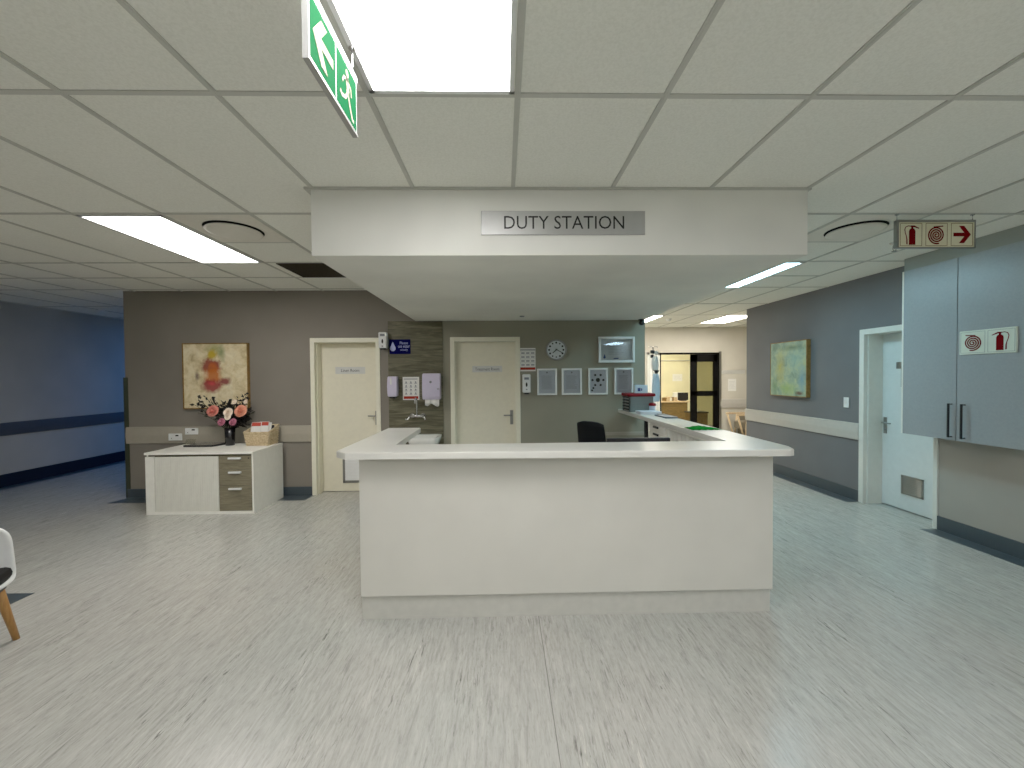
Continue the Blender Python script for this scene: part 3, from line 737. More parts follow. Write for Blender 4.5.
# things on the right worktop
ZT = zT1 + .0005
tr_y0, tr_y1, tr_x0, tr_x1 = 4.90, 5.17, 1.52, 1.81
for k in range(5):
    nm = ('lowest', 'second lowest', 'middle', 'second highest', 'topmost')[k]
    z = ZT + k * .037
    b = MB(); b.box(tr_x0, tr_x1, tr_y0, tr_y0 + .004, z, z + .036); b.box(tr_x0, tr_x1, tr_y1 - .004, tr_y1, z, z + .036); b.box(tr_x1 - .004, tr_x1, tr_y0, tr_y1, z, z + .036); b.box(tr_x0, tr_x1, tr_y0, tr_y1, z, z + .005)
    for yy in (tr_y0, tr_y1 - .03): b.box(tr_x0, tr_x0 + .012, yy, yy + .03, z, z + .036)
    tray = thing('letter_tray', (1.665, 5.03, z), 'grey letter tray, %s of the stack under the red folder' % nm, 'letter tray', 'stacked grey letter trays')
    obj('tray_shell', b, 'greytray', tray)
    b = MB(); b.box(tr_x0 - .012, tr_x0, tr_y0 + .02, tr_y1 - .02, z + .02, z + .034); obj('front_lip', b, 'black', tray, 'black front lip')
    b = MB(); b.box(tr_x0 + .014, tr_x1 - .02, tr_y0 + .02, tr_y1 - .02, z + .0055, z + .0125)
    obj('paper_stack', b, 'paper', None, 'sheets of white paper lying in the %s letter tray' % nm, 'paper', 'papers in the letter trays')
zf = ZT + .186
b = MB(); b.box(1.50, 1.835, 4.87, 5.18, zf, zf + .04, .016); obj('lever_folder', b, 'redplastic', None, 'red folder lying on top of the grey letter trays', 'folder')
t = thing('carton', (1.69, 4.98, zf + .041), 'small white and pale blue carton standing on the red folder', 'box')
b = MB(); b.box(1.612, 1.765, 4.955, 5.0, zf + .041, zf + .14, .002); obj('carton_body', b, 'skyblue', t)
fr = frame_of((1.69, 4.955, zf + .09), (1, 0, 0), (0, 0, 1)); b = MB(); b.flat(fr, [(-.05, -.028), (-.015, -.028), (-.015, .014), (-.05, .014)]); b.flat(fr, [(-.008, -.022), (.006, -.022), (.006, .008), (-.008, .008)]); obj('print', b, 'navyink', t)
b = MB(); b.obox((1.665, 4.66, ZT + .016), (1, .02, 0), (-.02, 1, 0), (0, 0, 1), .24, .18, .032, .001); obj('paper_ream', b, 'paperblue', None, 'thick pad of white paper lying before the letter trays', 'paper')
# red lidded container
t = thing('sharps_container', (1.775, 4.83, ZT), 'small pale container with a red lid beside the letter trays', 'container')
b = MB(); b.lathe((1.775, 4.83, ZT), [(.03, 0), (.034, .01), (.036, .075), (.034, .08)], seg=20); obj('container_body', b, 'bluebag', t)
b = MB(); b.lathe((1.775, 4.83, ZT + .08), [(.042, 0), (.044, .012), (.038, .03), (.02, .034)], seg=20); obj('lid', b, 'redplastic', t)
# clipboard
t = thing('clipboard', (1.72, 4.28, ZT), 'slate blue clipboard lying on the outer edge of the right worktop', 'clipboard')
b = MB(); b.obox((1.715, 4.28, ZT + .008), (1, .05, 0), (-.05, 1, 0), (0, 0, 1), .13, .27, .015, .003); obj('board', b, 'slate', t)
b = MB(); b.obox((1.71, 4.39, ZT + .02), (1, .05, 0), (-.05, 1, 0), (0, 0, 1), .08, .03, .008, .002); obj('clip', b, 'steel', t)
# green sleeve with curled edges
b = MB(); nx, ny = 14, 6; g = []
for i in range(nx + 1):
    for j in range(ny + 1):
        x = 1.512 + .24 * i / nx; y = 3.225 + .16 * j / ny
        z = ZT + .003 + .014 * max(0, math.sin(PI * i / nx * 1.0)) ** 2 * (j / ny) + .004 * math.sin(i * 1.1) ** 2
        g.append(b.bm.verts.new((x, y, z)))
for i in range(nx):
    for j in range(ny): b.face([g[i * (ny + 1) + j], g[(i + 1) * (ny + 1) + j], g[(i + 1) * (ny + 1) + j + 1], g[i * (ny + 1) + j + 1]], True)
o = obj('document_sleeve', b, 'greenplastic', None, 'bright green plastic document sleeve lying on the right worktop', 'folder'); md = o.modifiers.new('s', 'SOLIDIFY'); md.thickness = .002

# computer monitor behind the counter front
t = thing('computer_monitor', (.95, 3.05, .731), 'black computer monitor peeping just above the counter front', 'monitor')
b = MB(); b.box(.775, 1.255, 3.04, 3.075, .80, 1.062, .006); obj('screen_housing', b, 'black', t)
b = MB(); b.box(.79, 1.24, 3.0755, 3.077, .815, 1.05); obj('screen', b, 'ink', t)
b = MB(); b.box(.97, 1.05, 3.01, 3.039, .75, .9, .004); obj('stand_neck', b, 'black', t)
b = MB(); b.box(.90, 1.12, 2.95, 3.15, .731, .75, .004); obj('stand_base', b, 'black', t)

# black office chair
def office_chair(cx, cy, rot):
    t = thing('office_chair', (cx, cy, 0), 'black office chair standing behind the counter', 'chair')
    Rm = Matrix.Rotation(rot, 3, 'Z'); W = lambda x, y, z: Vector((cx, cy, 0)) + Rm @ Vector((x, y, z))
    b = MB(); n = 12; m = 8; g = []
    for j in range(m + 1):
        for i in range(n + 1):
            a = (i / n - .5) * 1.5; zz = .56 + .47 * j / m; r = .28 - .02 * math.sin(PI * j / m)
            wv = math.sin(a) * r * (1 - .12 * abs(2 * j / m - 1) ** 2); g.append(b.bm.verts.new(W(wv, .02 - r * math.cos(a) * .75 - .05 * j / m, zz - .03 * abs(2 * i / n - 1) ** 3)))
    for j in range(m):
        for i in range(n): k = j * (n + 1) + i; b.face([g[k], g[k + 1], g[k + n + 2], g[k + n + 1]], True)
    o = obj('backrest', b, 'chairblack', t); md = o.modifiers.new('s', 'SOLIDIFY'); md.thickness = .04; md.offset = 0
    b = MB(); b.obox(W(0, .06, .48), Rm @ Vector((1, 0, 0)), Rm @ Vector((0, 1, 0)), (0, 0, 1), .48, .46, .08, .03); obj('seat', b, 'chairblack', t)
    b = MB(); b.tube([W(0, -.16, .46), W(0, -.24, .5), W(0, -.235, .65)], .02, 8); obj('back_support', b, 'blackmetal', t)
    b = MB(); b.tube([W(0, 0, .1), W(0, 0, .44)], .028, 14); obj('gas_lift', b, 'blackmetal', t)
    for s in (-1, 1):
        b = MB(); b.tube([W(s * .25, .02, .45), W(s * .28, .02, .55), W(s * .28, .02, .66)], .014, 8); b.obox(W(s * .28, .06, .67), Rm @ Vector((1, 0, 0)), Rm @ Vector((0, 1, 0)), (0, 0, 1), .05, .24, .025, .01); obj('armrest', b, 'black', t)
    for k in range(5):
        a = k * 2 * PI / 5; e = W(.28 * math.cos(a), .28 * math.sin(a), .075)
        b = MB(); b.tube([W(0, 0, .12), e], [.022, .014], 8); leg = obj('leg', b, 'blackmetal', t)
        b = MB(); b.lathe(e - Vector((.012, 0, .045)), [(.03, 0), (.03, .024)], (1, 0, 0), 14); obj('castor', b, 'black', leg)
office_chair(1.10, 4.62, math.radians(-48))

# ------------------------------------------------------------------ basin, tap, dispensers, posters on the panel
YPn = YB - .012
t = thing('wash_basin', (-1.05, 5.17, .6), 'white ceramic wash basin on the driftwood panel behind the counter', 'basin')
b = MB(); n = 24
def sq(cx, cy, rx_, ry_, k, z): return [Vector((cx + rx_ * math.copysign(abs(math.cos(a)) ** k, math.cos(a)), cy + ry_ * math.copysign(abs(math.sin(a)) ** k, math.sin(a)), z)) for a in [2 * PI * (q + .5) / n for q in range(n)]]
rings = [sq(-1.0, 5.16, .10, .10, .6, .60), sq(-1.0, 5.16, .16, .17, .5, .66), sq(-1.0, 5.17, .19, .187, .4, .74), sq(-1.0, 5.17, .20, .187, .35, .785), sq(-1.0, 5.17, .195, .18, .35, .79), sq(-1.0, 5.13, .16, .125, .5, .785), sq(-1.0, 5.13, .12, .09, .6, .70), sq(-1.0, 5.13, .02, .02, 1, .68)]
vr = [[b.bm.verts.new(p) for p in r_] for r_ in rings]
for i in range(len(vr) - 1):
    for k in range(n): b.face([vr[i][k], vr[i][(k + 1) % n], vr[i + 1][(k + 1) % n], vr[i + 1][k]], True)
b.face(vr[0][::-1]); b.face(vr[-1])
obj('bowl', b, 'bowhite', t)
b = MB(); b.lathe((-1.0, 5.13, .681), [(.022, 0), (.022, .003), (.01, .004)], seg=16); obj('waste', b, 'chrome', t)
b = MB(); b.tube([(-1.0, 5.16, .598), (-1.0, 5.16, .0)], .02, 12); b.box(-1.12, -.91, 5.335, YPn, .64, .76, .004); obj('waste_pipe', b, 'chrome', t, 'chrome pipe below the bowl')
t = thing('mixer_tap', (-1.08, YPn, .98), 'chrome wall mixer tap with raised swan spout above the basin', 'tap')
tx = -1.125
b = MB(); b.tube([(tx - .09, YPn - .06, 1.03), (tx + .09, YPn - .06, 1.03)], .018, 12)
for s in (-1, 1): b.tube([(tx + s * .07, YPn - .06, 1.03), (tx + s * .07, YPn, 1.03)], .015, 10); b.lathe((tx + s * .07, YPn, 1.03), [(.032, -.0005), (.03, -.012)], (0, 1, 0), 16)
obj('tap_body', b, 'chrome', t)
b = MB(); b.tube([(tx, YPn - .06, 1.035), (tx, YPn - .06, 1.22), (tx, YPn - .08, 1.255), (tx, YPn - .12, 1.262), (tx, YPn - .16, 1.24), (tx, YPn - .165, 1.20)], .011, 10); obj('spout', b, 'chrome', t)
for s in (-1, 1):
    b = MB(); b.tube([(tx + s * .09, YPn - .06, 1.03), (tx + s * .10, YPn - .07, 1.01), (tx + s * .115, YPn - .10, .985)], [.015, .012, .009], 10); b.tube([(tx + s * .115, YPn - .10, .985), (tx + s * .12, YPn - .15, 1.0)], .008, 8); obj('tap_lever', b, 'chrome', t)

def dispenser(name, x0, x1, z0, z1, y, dep, label, cat, mat='lilac', taper=.0):
    t = thing(name, ((x0 + x1) / 2, y, z0), label, cat)
    pr = [(0, z0 + .01), (dep * .75, z0), (dep * .95, z0 + .04), (dep, (z0 + z1) / 2), (dep * .9, z1 - .03), (dep * .7, z1), (0, z1)]
    b = MB(); b.hexa([(x0, y - d, z) for d, z in pr], [(x1, y - d, z) for d, z in pr])
    bmesh.ops.bevel(b.bm, geom=list(b.bm.edges), offset=.006, segments=2, affect='EDGES')
    obj('cover', b, mat, t); return t
t = dispenser('soap_dispenser', -1.492, -1.372, 1.285, 1.545, YPn, .10, 'pale lilac soap dispenser left of the handwash poster', 'soap dispenser')
b = MB(); b.box(-1.467, -1.397, YPn - .085, YPn - .02, 1.262, 1.2845, .004); obj('push_lever', b, 'black', t)
b = MB(); b.box(-1.454, -1.434, YPn - .1012, YPn - .098, 1.44, 1.53, .001); obj('sight_window', b, 'white', t)
t = dispenser('paper_towel_dispenser', -1.044, -.817, 1.243, 1.58, YPn, .11, 'pale lilac paper towel dispenser with a towel hanging out right of the poster', 'towel dispenser')
b = MB(); nx = 10; gg = []
for i in range(nx + 1):
    x = -1.015 + .185 * i / nx; yw = YPn - .065 + .012 * math.sin(i * 1.7)
    gg.append([b.bm.verts.new((x, yw, 1.26)), b.bm.verts.new((x + .004 * math.sin(i), yw - .01, 1.178 - .018 * math.sin(i * .9 + .4) - .012 * i / nx))])
for i in range(nx): b.face([gg[i][0], gg[i + 1][0], gg[i + 1][1], gg[i][1]], True)
o = obj('paper_towel', b, 'paper', None, 'white paper towel hanging from the towel dispenser', 'paper towel'); md = o.modifiers.new('s', 'SOLIDIFY'); md.thickness = .002
b = MB(); b.lathe((-.935, YPn - .1095, 1.47), [(.016, 0), (.014, -.003)], (0, 1, 0), 14); obj('emblem', b, 'greyink', t)
b = MB(); b.lathe((-.838, YPn - .1095, 1.38), [(.008, 0), (.008, -.012)], (0, 1, 0), 12); obj('lock', b, 'chrome', t)

def sheet(name, x0, x1, z0, z1, y, label, cat, mat='paper', th=.003):
    t = thing(name, ((x0 + x1) / 2, y, z0), label, cat); b = MB(); b.box(x0, x1, y - th, y, z0, z1); obj('sheet', b, mat, t)
    return t, frame_of((x0, y - th, z0), (1, 0, 0), (0, 0, 1)), x1 - x0, z1 - z0
t, fr, w, h = sheet('handwash_poster', -1.315, -1.102, 1.238, 1.537, YPn, 'white handwashing poster with a red strip at its foot above the tap', 'poster')
b = MB(); b.flat(fr, [(.012, .012), (w - .012, .012), (w - .012, .048), (.012, .048)], .0008); obj('red_strip', b, 'redink', t)
b = MB(); b.flat(fr, [(.015, h - .032), (w - .02, h - .032), (w - .02, h - .022), (.015, h - .022)], .0008)
for r_ in range(4):
    for c_ in range(3):
        x = .02 + c_ * .062; y = .065 + r_ * .048
        b.flat(fr, [(x + .006, y), (x + .040, y), (x + .040, y + .006), (x + .006, y + .006)], .0008)
        b.flat(fr, [(x + .012, y + .012), (x + .036, y + .012), (x + .03, y + .03), (x + .018, y + .034)], .0008)
obj('printed_steps', b, 'greyink', t, 'rows of small grey drawings')
t, fr, w, h = sheet('wall_planner', .218, .424, 1.60, 1.905, YB, 'grey printed notice with a red strip at its foot beside the second cream door', 'poster')
b = MB(); b.flat(fr, [(.004, .018), (w - .004, .018), (w - .004, .052), (.004, .052)], .0008); obj('red_strip', b, 'redink', t)
b = MB(); b.flat(fr, [(.004, h - .03), (w - .004, h - .03), (w - .004, h - .018), (.004, h - .018)], .0008)
for r_ in range(4):
    z = .075 + r_ * .052
    for c_ in range(3): x = .018 + c_ * .064; b.flat(fr, [(x, z), (x + .045, z), (x + .045, z + .016), (x, z + .016)], .0008)
    b.flat(fr, [(.004, z + .034), (w - .004, z + .034), (w - .004, z + .037), (.004, z + .037)], .0008)
obj('printed_boxes', b, 'greyink', t, 'rows of small grey boxes')

# sanitiser dispensers
def sanitizer(x0, x1, z0, z1, y, label):
    t = thing('sanitizer_dispenser', ((x0 + x1) / 2, y, z0), label, 'sanitizer dispenser')
    b = MB(); b.box(x0, x1, y - .085, y, z0 + .02, z1, .012); obj('cover', b, 'white', t)
    b = MB(); b.box(x0 + .02, x1 - .02, y - .075, y - .02, z0, z0 + .0195, .004); obj('nozzle', b, 'black', t)
    fr = frame_of(((x0 + x1) / 2, y - .085, (z0 + z1) / 2), (1, 0, 0), (0, 0, 1))
    b = MB(); b.disc2(fr, 0, -.005, .012, .001, 14, .03); obj('level_window', b, 'ink', t)
    b = MB(); b.flat(fr, [(-.03, .06), (.03, .06), (.03, .09), (-.03, .09)], .001); b.flat(fr, [(-.01, -.075), (.01, -.075), (.01, -.06), (-.01, -.06)], .001); obj('print', b, 'greyink', t)
sanitizer(.248, .352, 1.30, 1.56, YB, 'white sanitizer dispenser below the grey printed notice')
sanitizer(-1.600, -1.495, 1.89, 2.115, YB - .0145, 'white sanitizer dispenser high beside the blue water sign')
# blue water sign
t = thing('water_sign', (-1.345, YPn, 1.835), 'blue sign with a white drop asking to please use water wisely', 'sign')
b = MB(); b.box(-1.482, -1.208, YPn - .005, YPn, 1.838, 2.028, .002); obj('sign_board', b, 'blue', t)
fr = frame_of((-1.345, YPn - .005, 1.933), (1, 0, 0), (0, 0, 1))
b = MB(); pts = [(-.092 + .036 * math.cos(a), -.022 + .036 * math.sin(a)) for a in [PI * (.12 - 1.24 * k / 16) for k in range(17)]]
b.flat(fr, pts + [(-.092, .062)]); obj('drop_symbol', b, 'bluelt', t)
for (s_, w_, y_) in (('Please', .105, .048), ('use water', .15, .002), ('wisely', .10, -.044)): text('lettering', s_, fr, w_, .034, 'bluelt', t, .0008, .052, y_)

# ------------------------------------------------------------------ clock and frames
ck = onY(556, 350, YB)
t = thing('wall_clock', (ck.x, YB, ck.z), 'round wall clock on the tan wall above the framed notices', 'clock')
b = MB(); b.lathe((ck.x, YB, ck.z), [(.135, -.0005), (.138, -.03), (.128, -.04), (.118, -.032)], (0, 1, 0), 40, cap=False); obj('bezel', b, 'steel', t)
b = MB(); b.lathe((ck.x, YB, ck.z), [(.120, -.0005), (.120, -.026)], (0, 1, 0), 40); obj('dial', b, 'mount', t, 'pale grey dial')
fr = frame_of((ck.x, YB - .0265, ck.z), (1, 0, 0), (0, 0, 1))
for k in range(12):
    a = k * PI / 6; r_ = .094; b = MB(); b.disc2(fr, r_ * math.sin(a), r_ * math.cos(a), .013 if k in (0, 3, 9, 5, 2, 10, 4, 8) else .010, .001, 12); obj('hour_mark', b, 'ink', t)
b = MB(); b.strip(fr, [(.012, .012), (-.045, -.04)], .012, .003); b.strip(fr, [(-.012, .012), (.082, -.04)], .009, .004); b.disc2(fr, 0, 0, .009, .005, 12); obj('hands', b, 'ink', t)

def picture(name, x0, x1, z0, z1, y, fw, dep, label, cat, inner, fmat='silver', group=None):
    t = thing(name, ((x0 + x1) / 2, y, z0), label, cat, group)
    b = MB()
    for q in ((x0, x1, z0, z0 + fw), (x0, x1, z1 - fw, z1), (x0, x0 + fw, z0 + fw, z1 - fw), (x1 - fw, x1, z0 + fw, z1 - fw)): b.box(q[0], q[1], y - dep, y, q[2], q[3], .002)
    obj('frame', b, fmat, t)
    b = MB(); b.box(x0 + fw, x1 - fw, y - dep * .5, y, z0 + fw, z1 - fw); obj('mount', b, inner, t)
    return t, frame_of((x0 + fw, y - dep * .5, z0 + fw), (1, 0, 0), (0, 0, 1)), x1 - x0 - 2 * fw, z1 - z0 - 2 * fw
def glaze(t, fr, w, h, off=.004):
    o, ux, uy, n = fr; b = MB()
    b.hexa([o + n * off, o + ux * w + n * off, o + ux * w + uy * h + n * off, o + uy * h + n * off], [o + n * (off + .0015), o + ux * w + n * (off + .0015), o + ux * w + uy * h + n * (off + .0015), o + uy * h + n * (off + .0015)])
    obj('glazing', b, 'picglass', t)
MT['picglass'] = mat_glass('picture_glass', (250, 252, 252))
def lines(b, fr, x0, x1, z0, z1, n, wob=.25):
    for k in range(n):
        z = z1 - (k + .5) * (z1 - z0) / n; e = x1 - random.random() * wob * (x1 - x0); b.flat(fr, [(x0, z), (e, z), (e, z + .003), (x0, z + .003)], .0006)
frs = [((.443, .703), 'framed printed notice left of the others, nearest the sanitizer dispenser'), ((.768, 1.030), 'framed printed notice under the clock, second from the left'), ((1.118, 1.372), 'framed sheet showing dark dots arranged like a flower'), ((1.463, 1.71), 'framed printed notice below the certificate, partly behind the pale blue carton')]
for k, ((x0, x1), lab) in enumerate(frs):
    t, fr, w, h = picture('framed_notice', x0, x1, 1.285, 1.632, YB, .022, .03, lab, 'framed notice', 'paperblue', group='framed notices in a row')
    b = MB()
    if k == 2:
        cx, cz = w / 2, h * .56; b.disc2(fr, cx, cz, .028, .0008)
        for a in range(6): b.disc2(fr, cx + .072 * math.cos(a * PI / 3), cz + .076 * math.sin(a * PI / 3), .015, .0008, 14)
        b.disc2(fr, cx - .06, cz - .105, .014, .0008, 14); b.disc2(fr, cx - .078, cz - .135, .013, .0008, 14)
        obj('dot_pattern', b, 'ink', t, 'dark navy dots')
    else:
        b.disc2(fr, w / 2, h - .03, .011, .0008); lines(b, fr, .035, w - .035, .05, h - .07, 13); obj('printed_text', b, 'greyink', t, 'lines of grey print')
    glaze(t, fr, w, h)
t, fr, w, h = picture('framed_certificate', 1.252, 1.727, 1.705, 2.043, YB, .03, .045, 'large silver framed certificate to the right of the clock', 'certificate', 'mount')
b = MB(); b.flat(fr, [(.08, h - .045), (.17, h - .045), (.17, h - .032), (.08, h - .032)], .0006); lines(b, fr, .1, w - .1, .07, h - .07, 7); obj('printed_text', b, 'greyink', t)
b = MB(); b.disc2(fr, .05, .04, .017, .001); b.disc2(fr, .05, .066, .011, .001); b.flat(fr, [(.17, .018), (.235, .018), (.235, .032), (.17, .032)], .0008); obj('seal', b, 'navyink', t)
glaze(t, fr, w, h, .008)

# ------------------------------------------------------------------ paintings
MT['paintL'] = mat_paint('abstract_cream_canvas', [(.3, (176, 154, 108)), (.5, (220, 202, 158)), (.7, (236, 224, 190))],
    [(-3.73, 1.92, .11, .09, (140, 146, 78), 1.1), (-3.62, 1.88, .05, .14, (128, 140, 92), .9), (-3.745, 1.845, .06, .075, (186, 156, 10), .5), (-3.76, 1.70, .125, .10, (128, 24, 14), .45), (-3.74, 1.71, .05, .04, (180, 84, 30), .7), (-3.735, 1.57, .115, .12, (186, 92, 8), .5),
     (-3.76, 1.44, .13, .09, (140, 18, 34), .5), (-3.58, 1.50, .085, .055, (120, 18, 36), .6), (-3.94, 1.57, .03, .08, (110, 88, 78), .9), (-3.75, 1.47, .05, .03, (196, 60, 62), .8)], 'X')
t = thing('painting', (-3.735, YB, 1.148), 'abstract cream painting with a red and orange figure above the sideboard', 'painting')
x0, x1, z0, z1 = -4.12, -3.288, 1.146, 1.993; dep = .045
b = MB()
for q in ((x0, x1, z0, z0 + .014), (x0, x1, z1 - .014, z1), (x0, x0 + .014, z0, z1), (x1 - .014, x1, z0, z1)): b.box(q[0], q[1], YB - dep, YB, q[2], q[3], .002)
obj('frame', b, 'gilt', t)
b = MB(); b.box(x0 + .014, x1 - .014, YB - dep + .006, YB, z0 + .014, z1 - .014); obj('canvas', b, 'paintL', t)
MT['paintR'] = mat_paint('abstract_green_canvas', [(.28, (88, 118, 96)), (.45, (128, 156, 136)), (.6, (156, 176, 140)), (.75, (170, 178, 118))],
    [(6.10, 1.62, .10, .30, (172, 164, 76), 1.1), (5.78, 1.75, .20, .20, (122, 168, 160), 1.2), (5.65, 1.45, .08, .25, (96, 144, 164), 1.1), (5.85, 1.92, .30, .05, (80, 112, 84), 1.0), (5.94, 1.32, .18, .10, (136, 168, 78), 1.1), (6.22, 1.35, .07, .15, (96, 130, 90), 1.0), (5.69, 1.26, .08, .035, (84, 46, 22), .7)], 'Y')
t = thing('painting', (XR, 6.02, 1.20), 'abstract green and blue painting on the right grey wall', 'painting')
y0, y1, z0, z1 = 5.558, 6.325, 1.205, 2.016; dep = .06
b = MB()
for q in ((y0, y1, z0, z0 + .012), (y0, y1, z1 - .012, z1), (y0, y0 + .012, z0, z1), (y1 - .012, y1, z0, z1)): b.box(XR - dep, XR, *q, .002)
obj('frame', b, 'gilt', t)
b = MB(); b.box(XR - dep + .003, XR, y0 + .012, y1 - .012, z0 + .012, z1 - .012); obj('canvas', b, 'paintR', t)
b = MB()
# switch on right wall
t = thing('light_switch', (XR, 4.96, 1.115), 'small white light switch left of the white door', 'light switch')
b.box(XR - .01, XR, 4.925, 5.0, 1.115, 1.24, .003); obj('switch_plate', b, 'white', t)
b = MB(); b.box(XR - .015, XR - .01, 4.95, 4.975, 1.16, 1.20, .002); obj('rocker', b, 'paper', t)

# ------------------------------------------------------------------ hanging cupboard on the right
CX = 4.0; cz0, cz1 = .933, 2.545
b = MB(); b.box(CX + .004, XR, 2.40, 4.004, cz1 + .001, H - .001); S('trim_15', b, mat_plaster('grey_filler_paint', (146, 151, 145)), 'grey filler panel between the hanging cupboard and the ceiling', 'filler panel')
t = thing('wall_cupboard', (4.13, 3.52, cz0), 'tall grey hanging wall cupboard with two doors beside the white door', 'cupboard')
b = MB(); b.box(CX + .02, XR - .001, 3.035, 4.005, cz0, cz1); obj('carcass', b, 'cab', t)
b = MB(); b.box(CX, XR - .001, 4.0051, 4.02, cz0, cz1, .001); obj('end_panel', b, 'sbwhite', t)
for (ya, yb, hy) in ((3.523, 4.003, 3.556), (3.037, 3.517, 3.452)):
    b = MB(); b.box(CX, CX + .0195, ya, yb, cz0, cz1, .0015); d = obj('cupboard_door', b, 'cab', t)
    b = MB(); b.tube([(CX, hy, .965), (CX - .032, hy, .965), (CX - .032, hy, 1.255), (CX, hy, 1.255)], .007, 8)
    b.box(CX - .039, CX - .026, hy - .007, hy + .007, .958, 1.262, .002); obj('door_handle', b, 'blackmetal', d, 'black bar handle')
t = thing('symbol_sign', (CX, 3.3, 1.69), 'pale sign with red hose reel and extinguisher on the grey cupboard', 'sign')
y0, y1, z0, z1 = 3.092, 3.490, 1.69, 1.892
b = MB(); b.box(CX - .012, CX, y0, y1, z0, z1, .002); obj('sign_board', b, 'signwhite', t)
b2 = MB()
for k in range(2):
    yc = y1 - (y1 - y0) * (.25 + .5 * k); fr = frame_of((CX - .012, yc, (z0 + z1) / 2), (0, -1, 0), (0, 0, 1))
    b = MB()
    if k == 0: spiral(b, fr, 0, -.004, .07, -1)
    else: extinguisher(b, fr, 0, -.004, .078, -1)
    obj(('hose_reel_symbol', 'extinguisher_symbol')[k], b, 'red', t, 'red printed symbol')
    e, o_ = .09, .087
    for q in (((-e, -o_ - .002), (e, -o_ - .002), (e, -o_), (-e, -o_)), ((-e, o_), (e, o_), (e, o_ + .002), (-e, o_ + .002)), ((-e, -o_), (-e + .002, -o_), (-e + .002, o_), (-e, o_)), ((e - .002, -o_), (e, -o_), (e, o_), (e - .002, o_))): b2.flat(fr, q, .001)
obj('border_lines', b2, 'greyink', t)

# ------------------------------------------------------------------ sideboard and what stands on it
sx0, sx1, sY0, sY1, sz = -4.05, -2.846, 4.672, 5.29, .705
t = thing('sideboard', (-3.45, 5.0, 0), 'white office sideboard with tambour door and three oak drawers by the taupe wall', 'sideboard')
b = MB(); b.box(sx0 - .006, sx1 + .004, sY0 - .008, sY1, sz - .025, sz, .002); obj('worktop', b, 'sbwhite', t)
b = MB()
b.box(sx0, sx0 + .095, sY0, sY0 + .02, 0, sz - .048); b.box(sx0, sx0 + .02, sY0 + .02, sY1, 0, sz - .027)
b.box(sx1 - .018, sx1, sY0, sY1, 0, sz - .027); b.box(sx0 + .02, sx1 - .018, sY1 - .01, sY1, 0, sz - .027); b.box(sx0 + .095, sx1 - .018, sY0, sY1 - .01, 0, .03); b.box(sx0 + .02, sx1 - .018, sY0 + .03, sY1 - .01, sz - .027, sz - .0255)
obj('carcass', b, 'sbwhite', t)
b = MB(); b.box(sx0 + .002, sx1 - .018, sY0 + .0205, sY0 + .03, .03, sz - .0255); obj('shadow_gap_panel', b, 'recess', t, 'dark panel painted as the shadow gap under the worktop and beside the tambour')  # shade of the sideboard gaps put into a dark panel colour
b = MB(); xs0, xs1 = sx0 + .106, -3.243; n = 28; wd = (xs1 - xs0) / n
for k in range(n): b.box(xs0 + k * wd, xs0 + (k + 1) * wd - .003, sY0 + .003, sY0 + .014, .031, sz - .05)
b.box(xs0, xs1, sY0 + .010, sY0 + .018, .031, sz - .05)
obj('tambour_door', b, 'tambour', t, 'ribbed white tambour door')
xd0, xd1 = -3.232, sx1 - .02
for (za, zb) in ((.505, .655), (.318, .502), (.032, .315)):
    b = MB(); b.box(xd0, xd1, sY0 - .001, sY0 + .018, za, zb, .0015); d = obj('drawer', b, 'sbwood', t, 'grey oak drawer front')
    zc = zb - .022 if zb > .6 else zb - .03
    b = MB(); xm = (xd0 + xd1) / 2 + .0; b.box(xm - .07, xm + .07, sY0 - .022, sY0 - .001, zc - .010, zc + .010, .003); obj('drawer_handle', b, 'white', d, 'pale bar handle')
b = MB(); b.lathe((xd1 - .03, sY0 - .001, .632), [(.009, 0), (.008, -.003)], (0, 1, 0), 12); obj('drawer_lock', b, 'blackmetal', t)

ZS = sz + .0005
# album
t = thing('display_album', (-3.7, 5.2, ZS), 'dark flat display album with a grey cover lying on the sideboard', 'album')
a0, a1, a2, a3 = (-3.90, 5.03), (-3.555, 5.02), (-3.47, 5.26), (-3.80, 5.265)
b = MB(); b.prism([a0, a1, a2, a3], ZS, ZS + .022); obj('cover_board', b, 'black', t)
sh = lambda p, k: (p[0] + (-3.68 - p[0]) * k, p[1] + (5.145 - p[1]) * k)
b = MB(); b.prism([sh(a0, .06), sh(a1, .06), sh(a2, .06), sh(a3, .06)], ZS + .022, ZS + .024); obj('cover_sheet', b, P('grey_gloss_sheet', (120, 116, 108), .25, .5), t)
t = thing('card_holder', (-3.90, 5.17, ZS), 'small clear card holder at the left back of the sideboard', 'card holder')
b = MB(); b.box(-3.99, -3.87, 5.14, 5.20, ZS, ZS + .004); b.hexa([(-3.99, 5.16, ZS + .004), (-3.87, 5.16, ZS + .004), (-3.87, 5.163, ZS + .004), (-3.99, 5.163, ZS + .004)], [(-3.99, 5.20, ZS + .07), (-3.87, 5.20, ZS + .07), (-3.87, 5.203, ZS + .07), (-3.99, 5.203, ZS + .07)]); obj('holder', b, mat_glass('clear_acrylic', (246, 246, 240)), t)
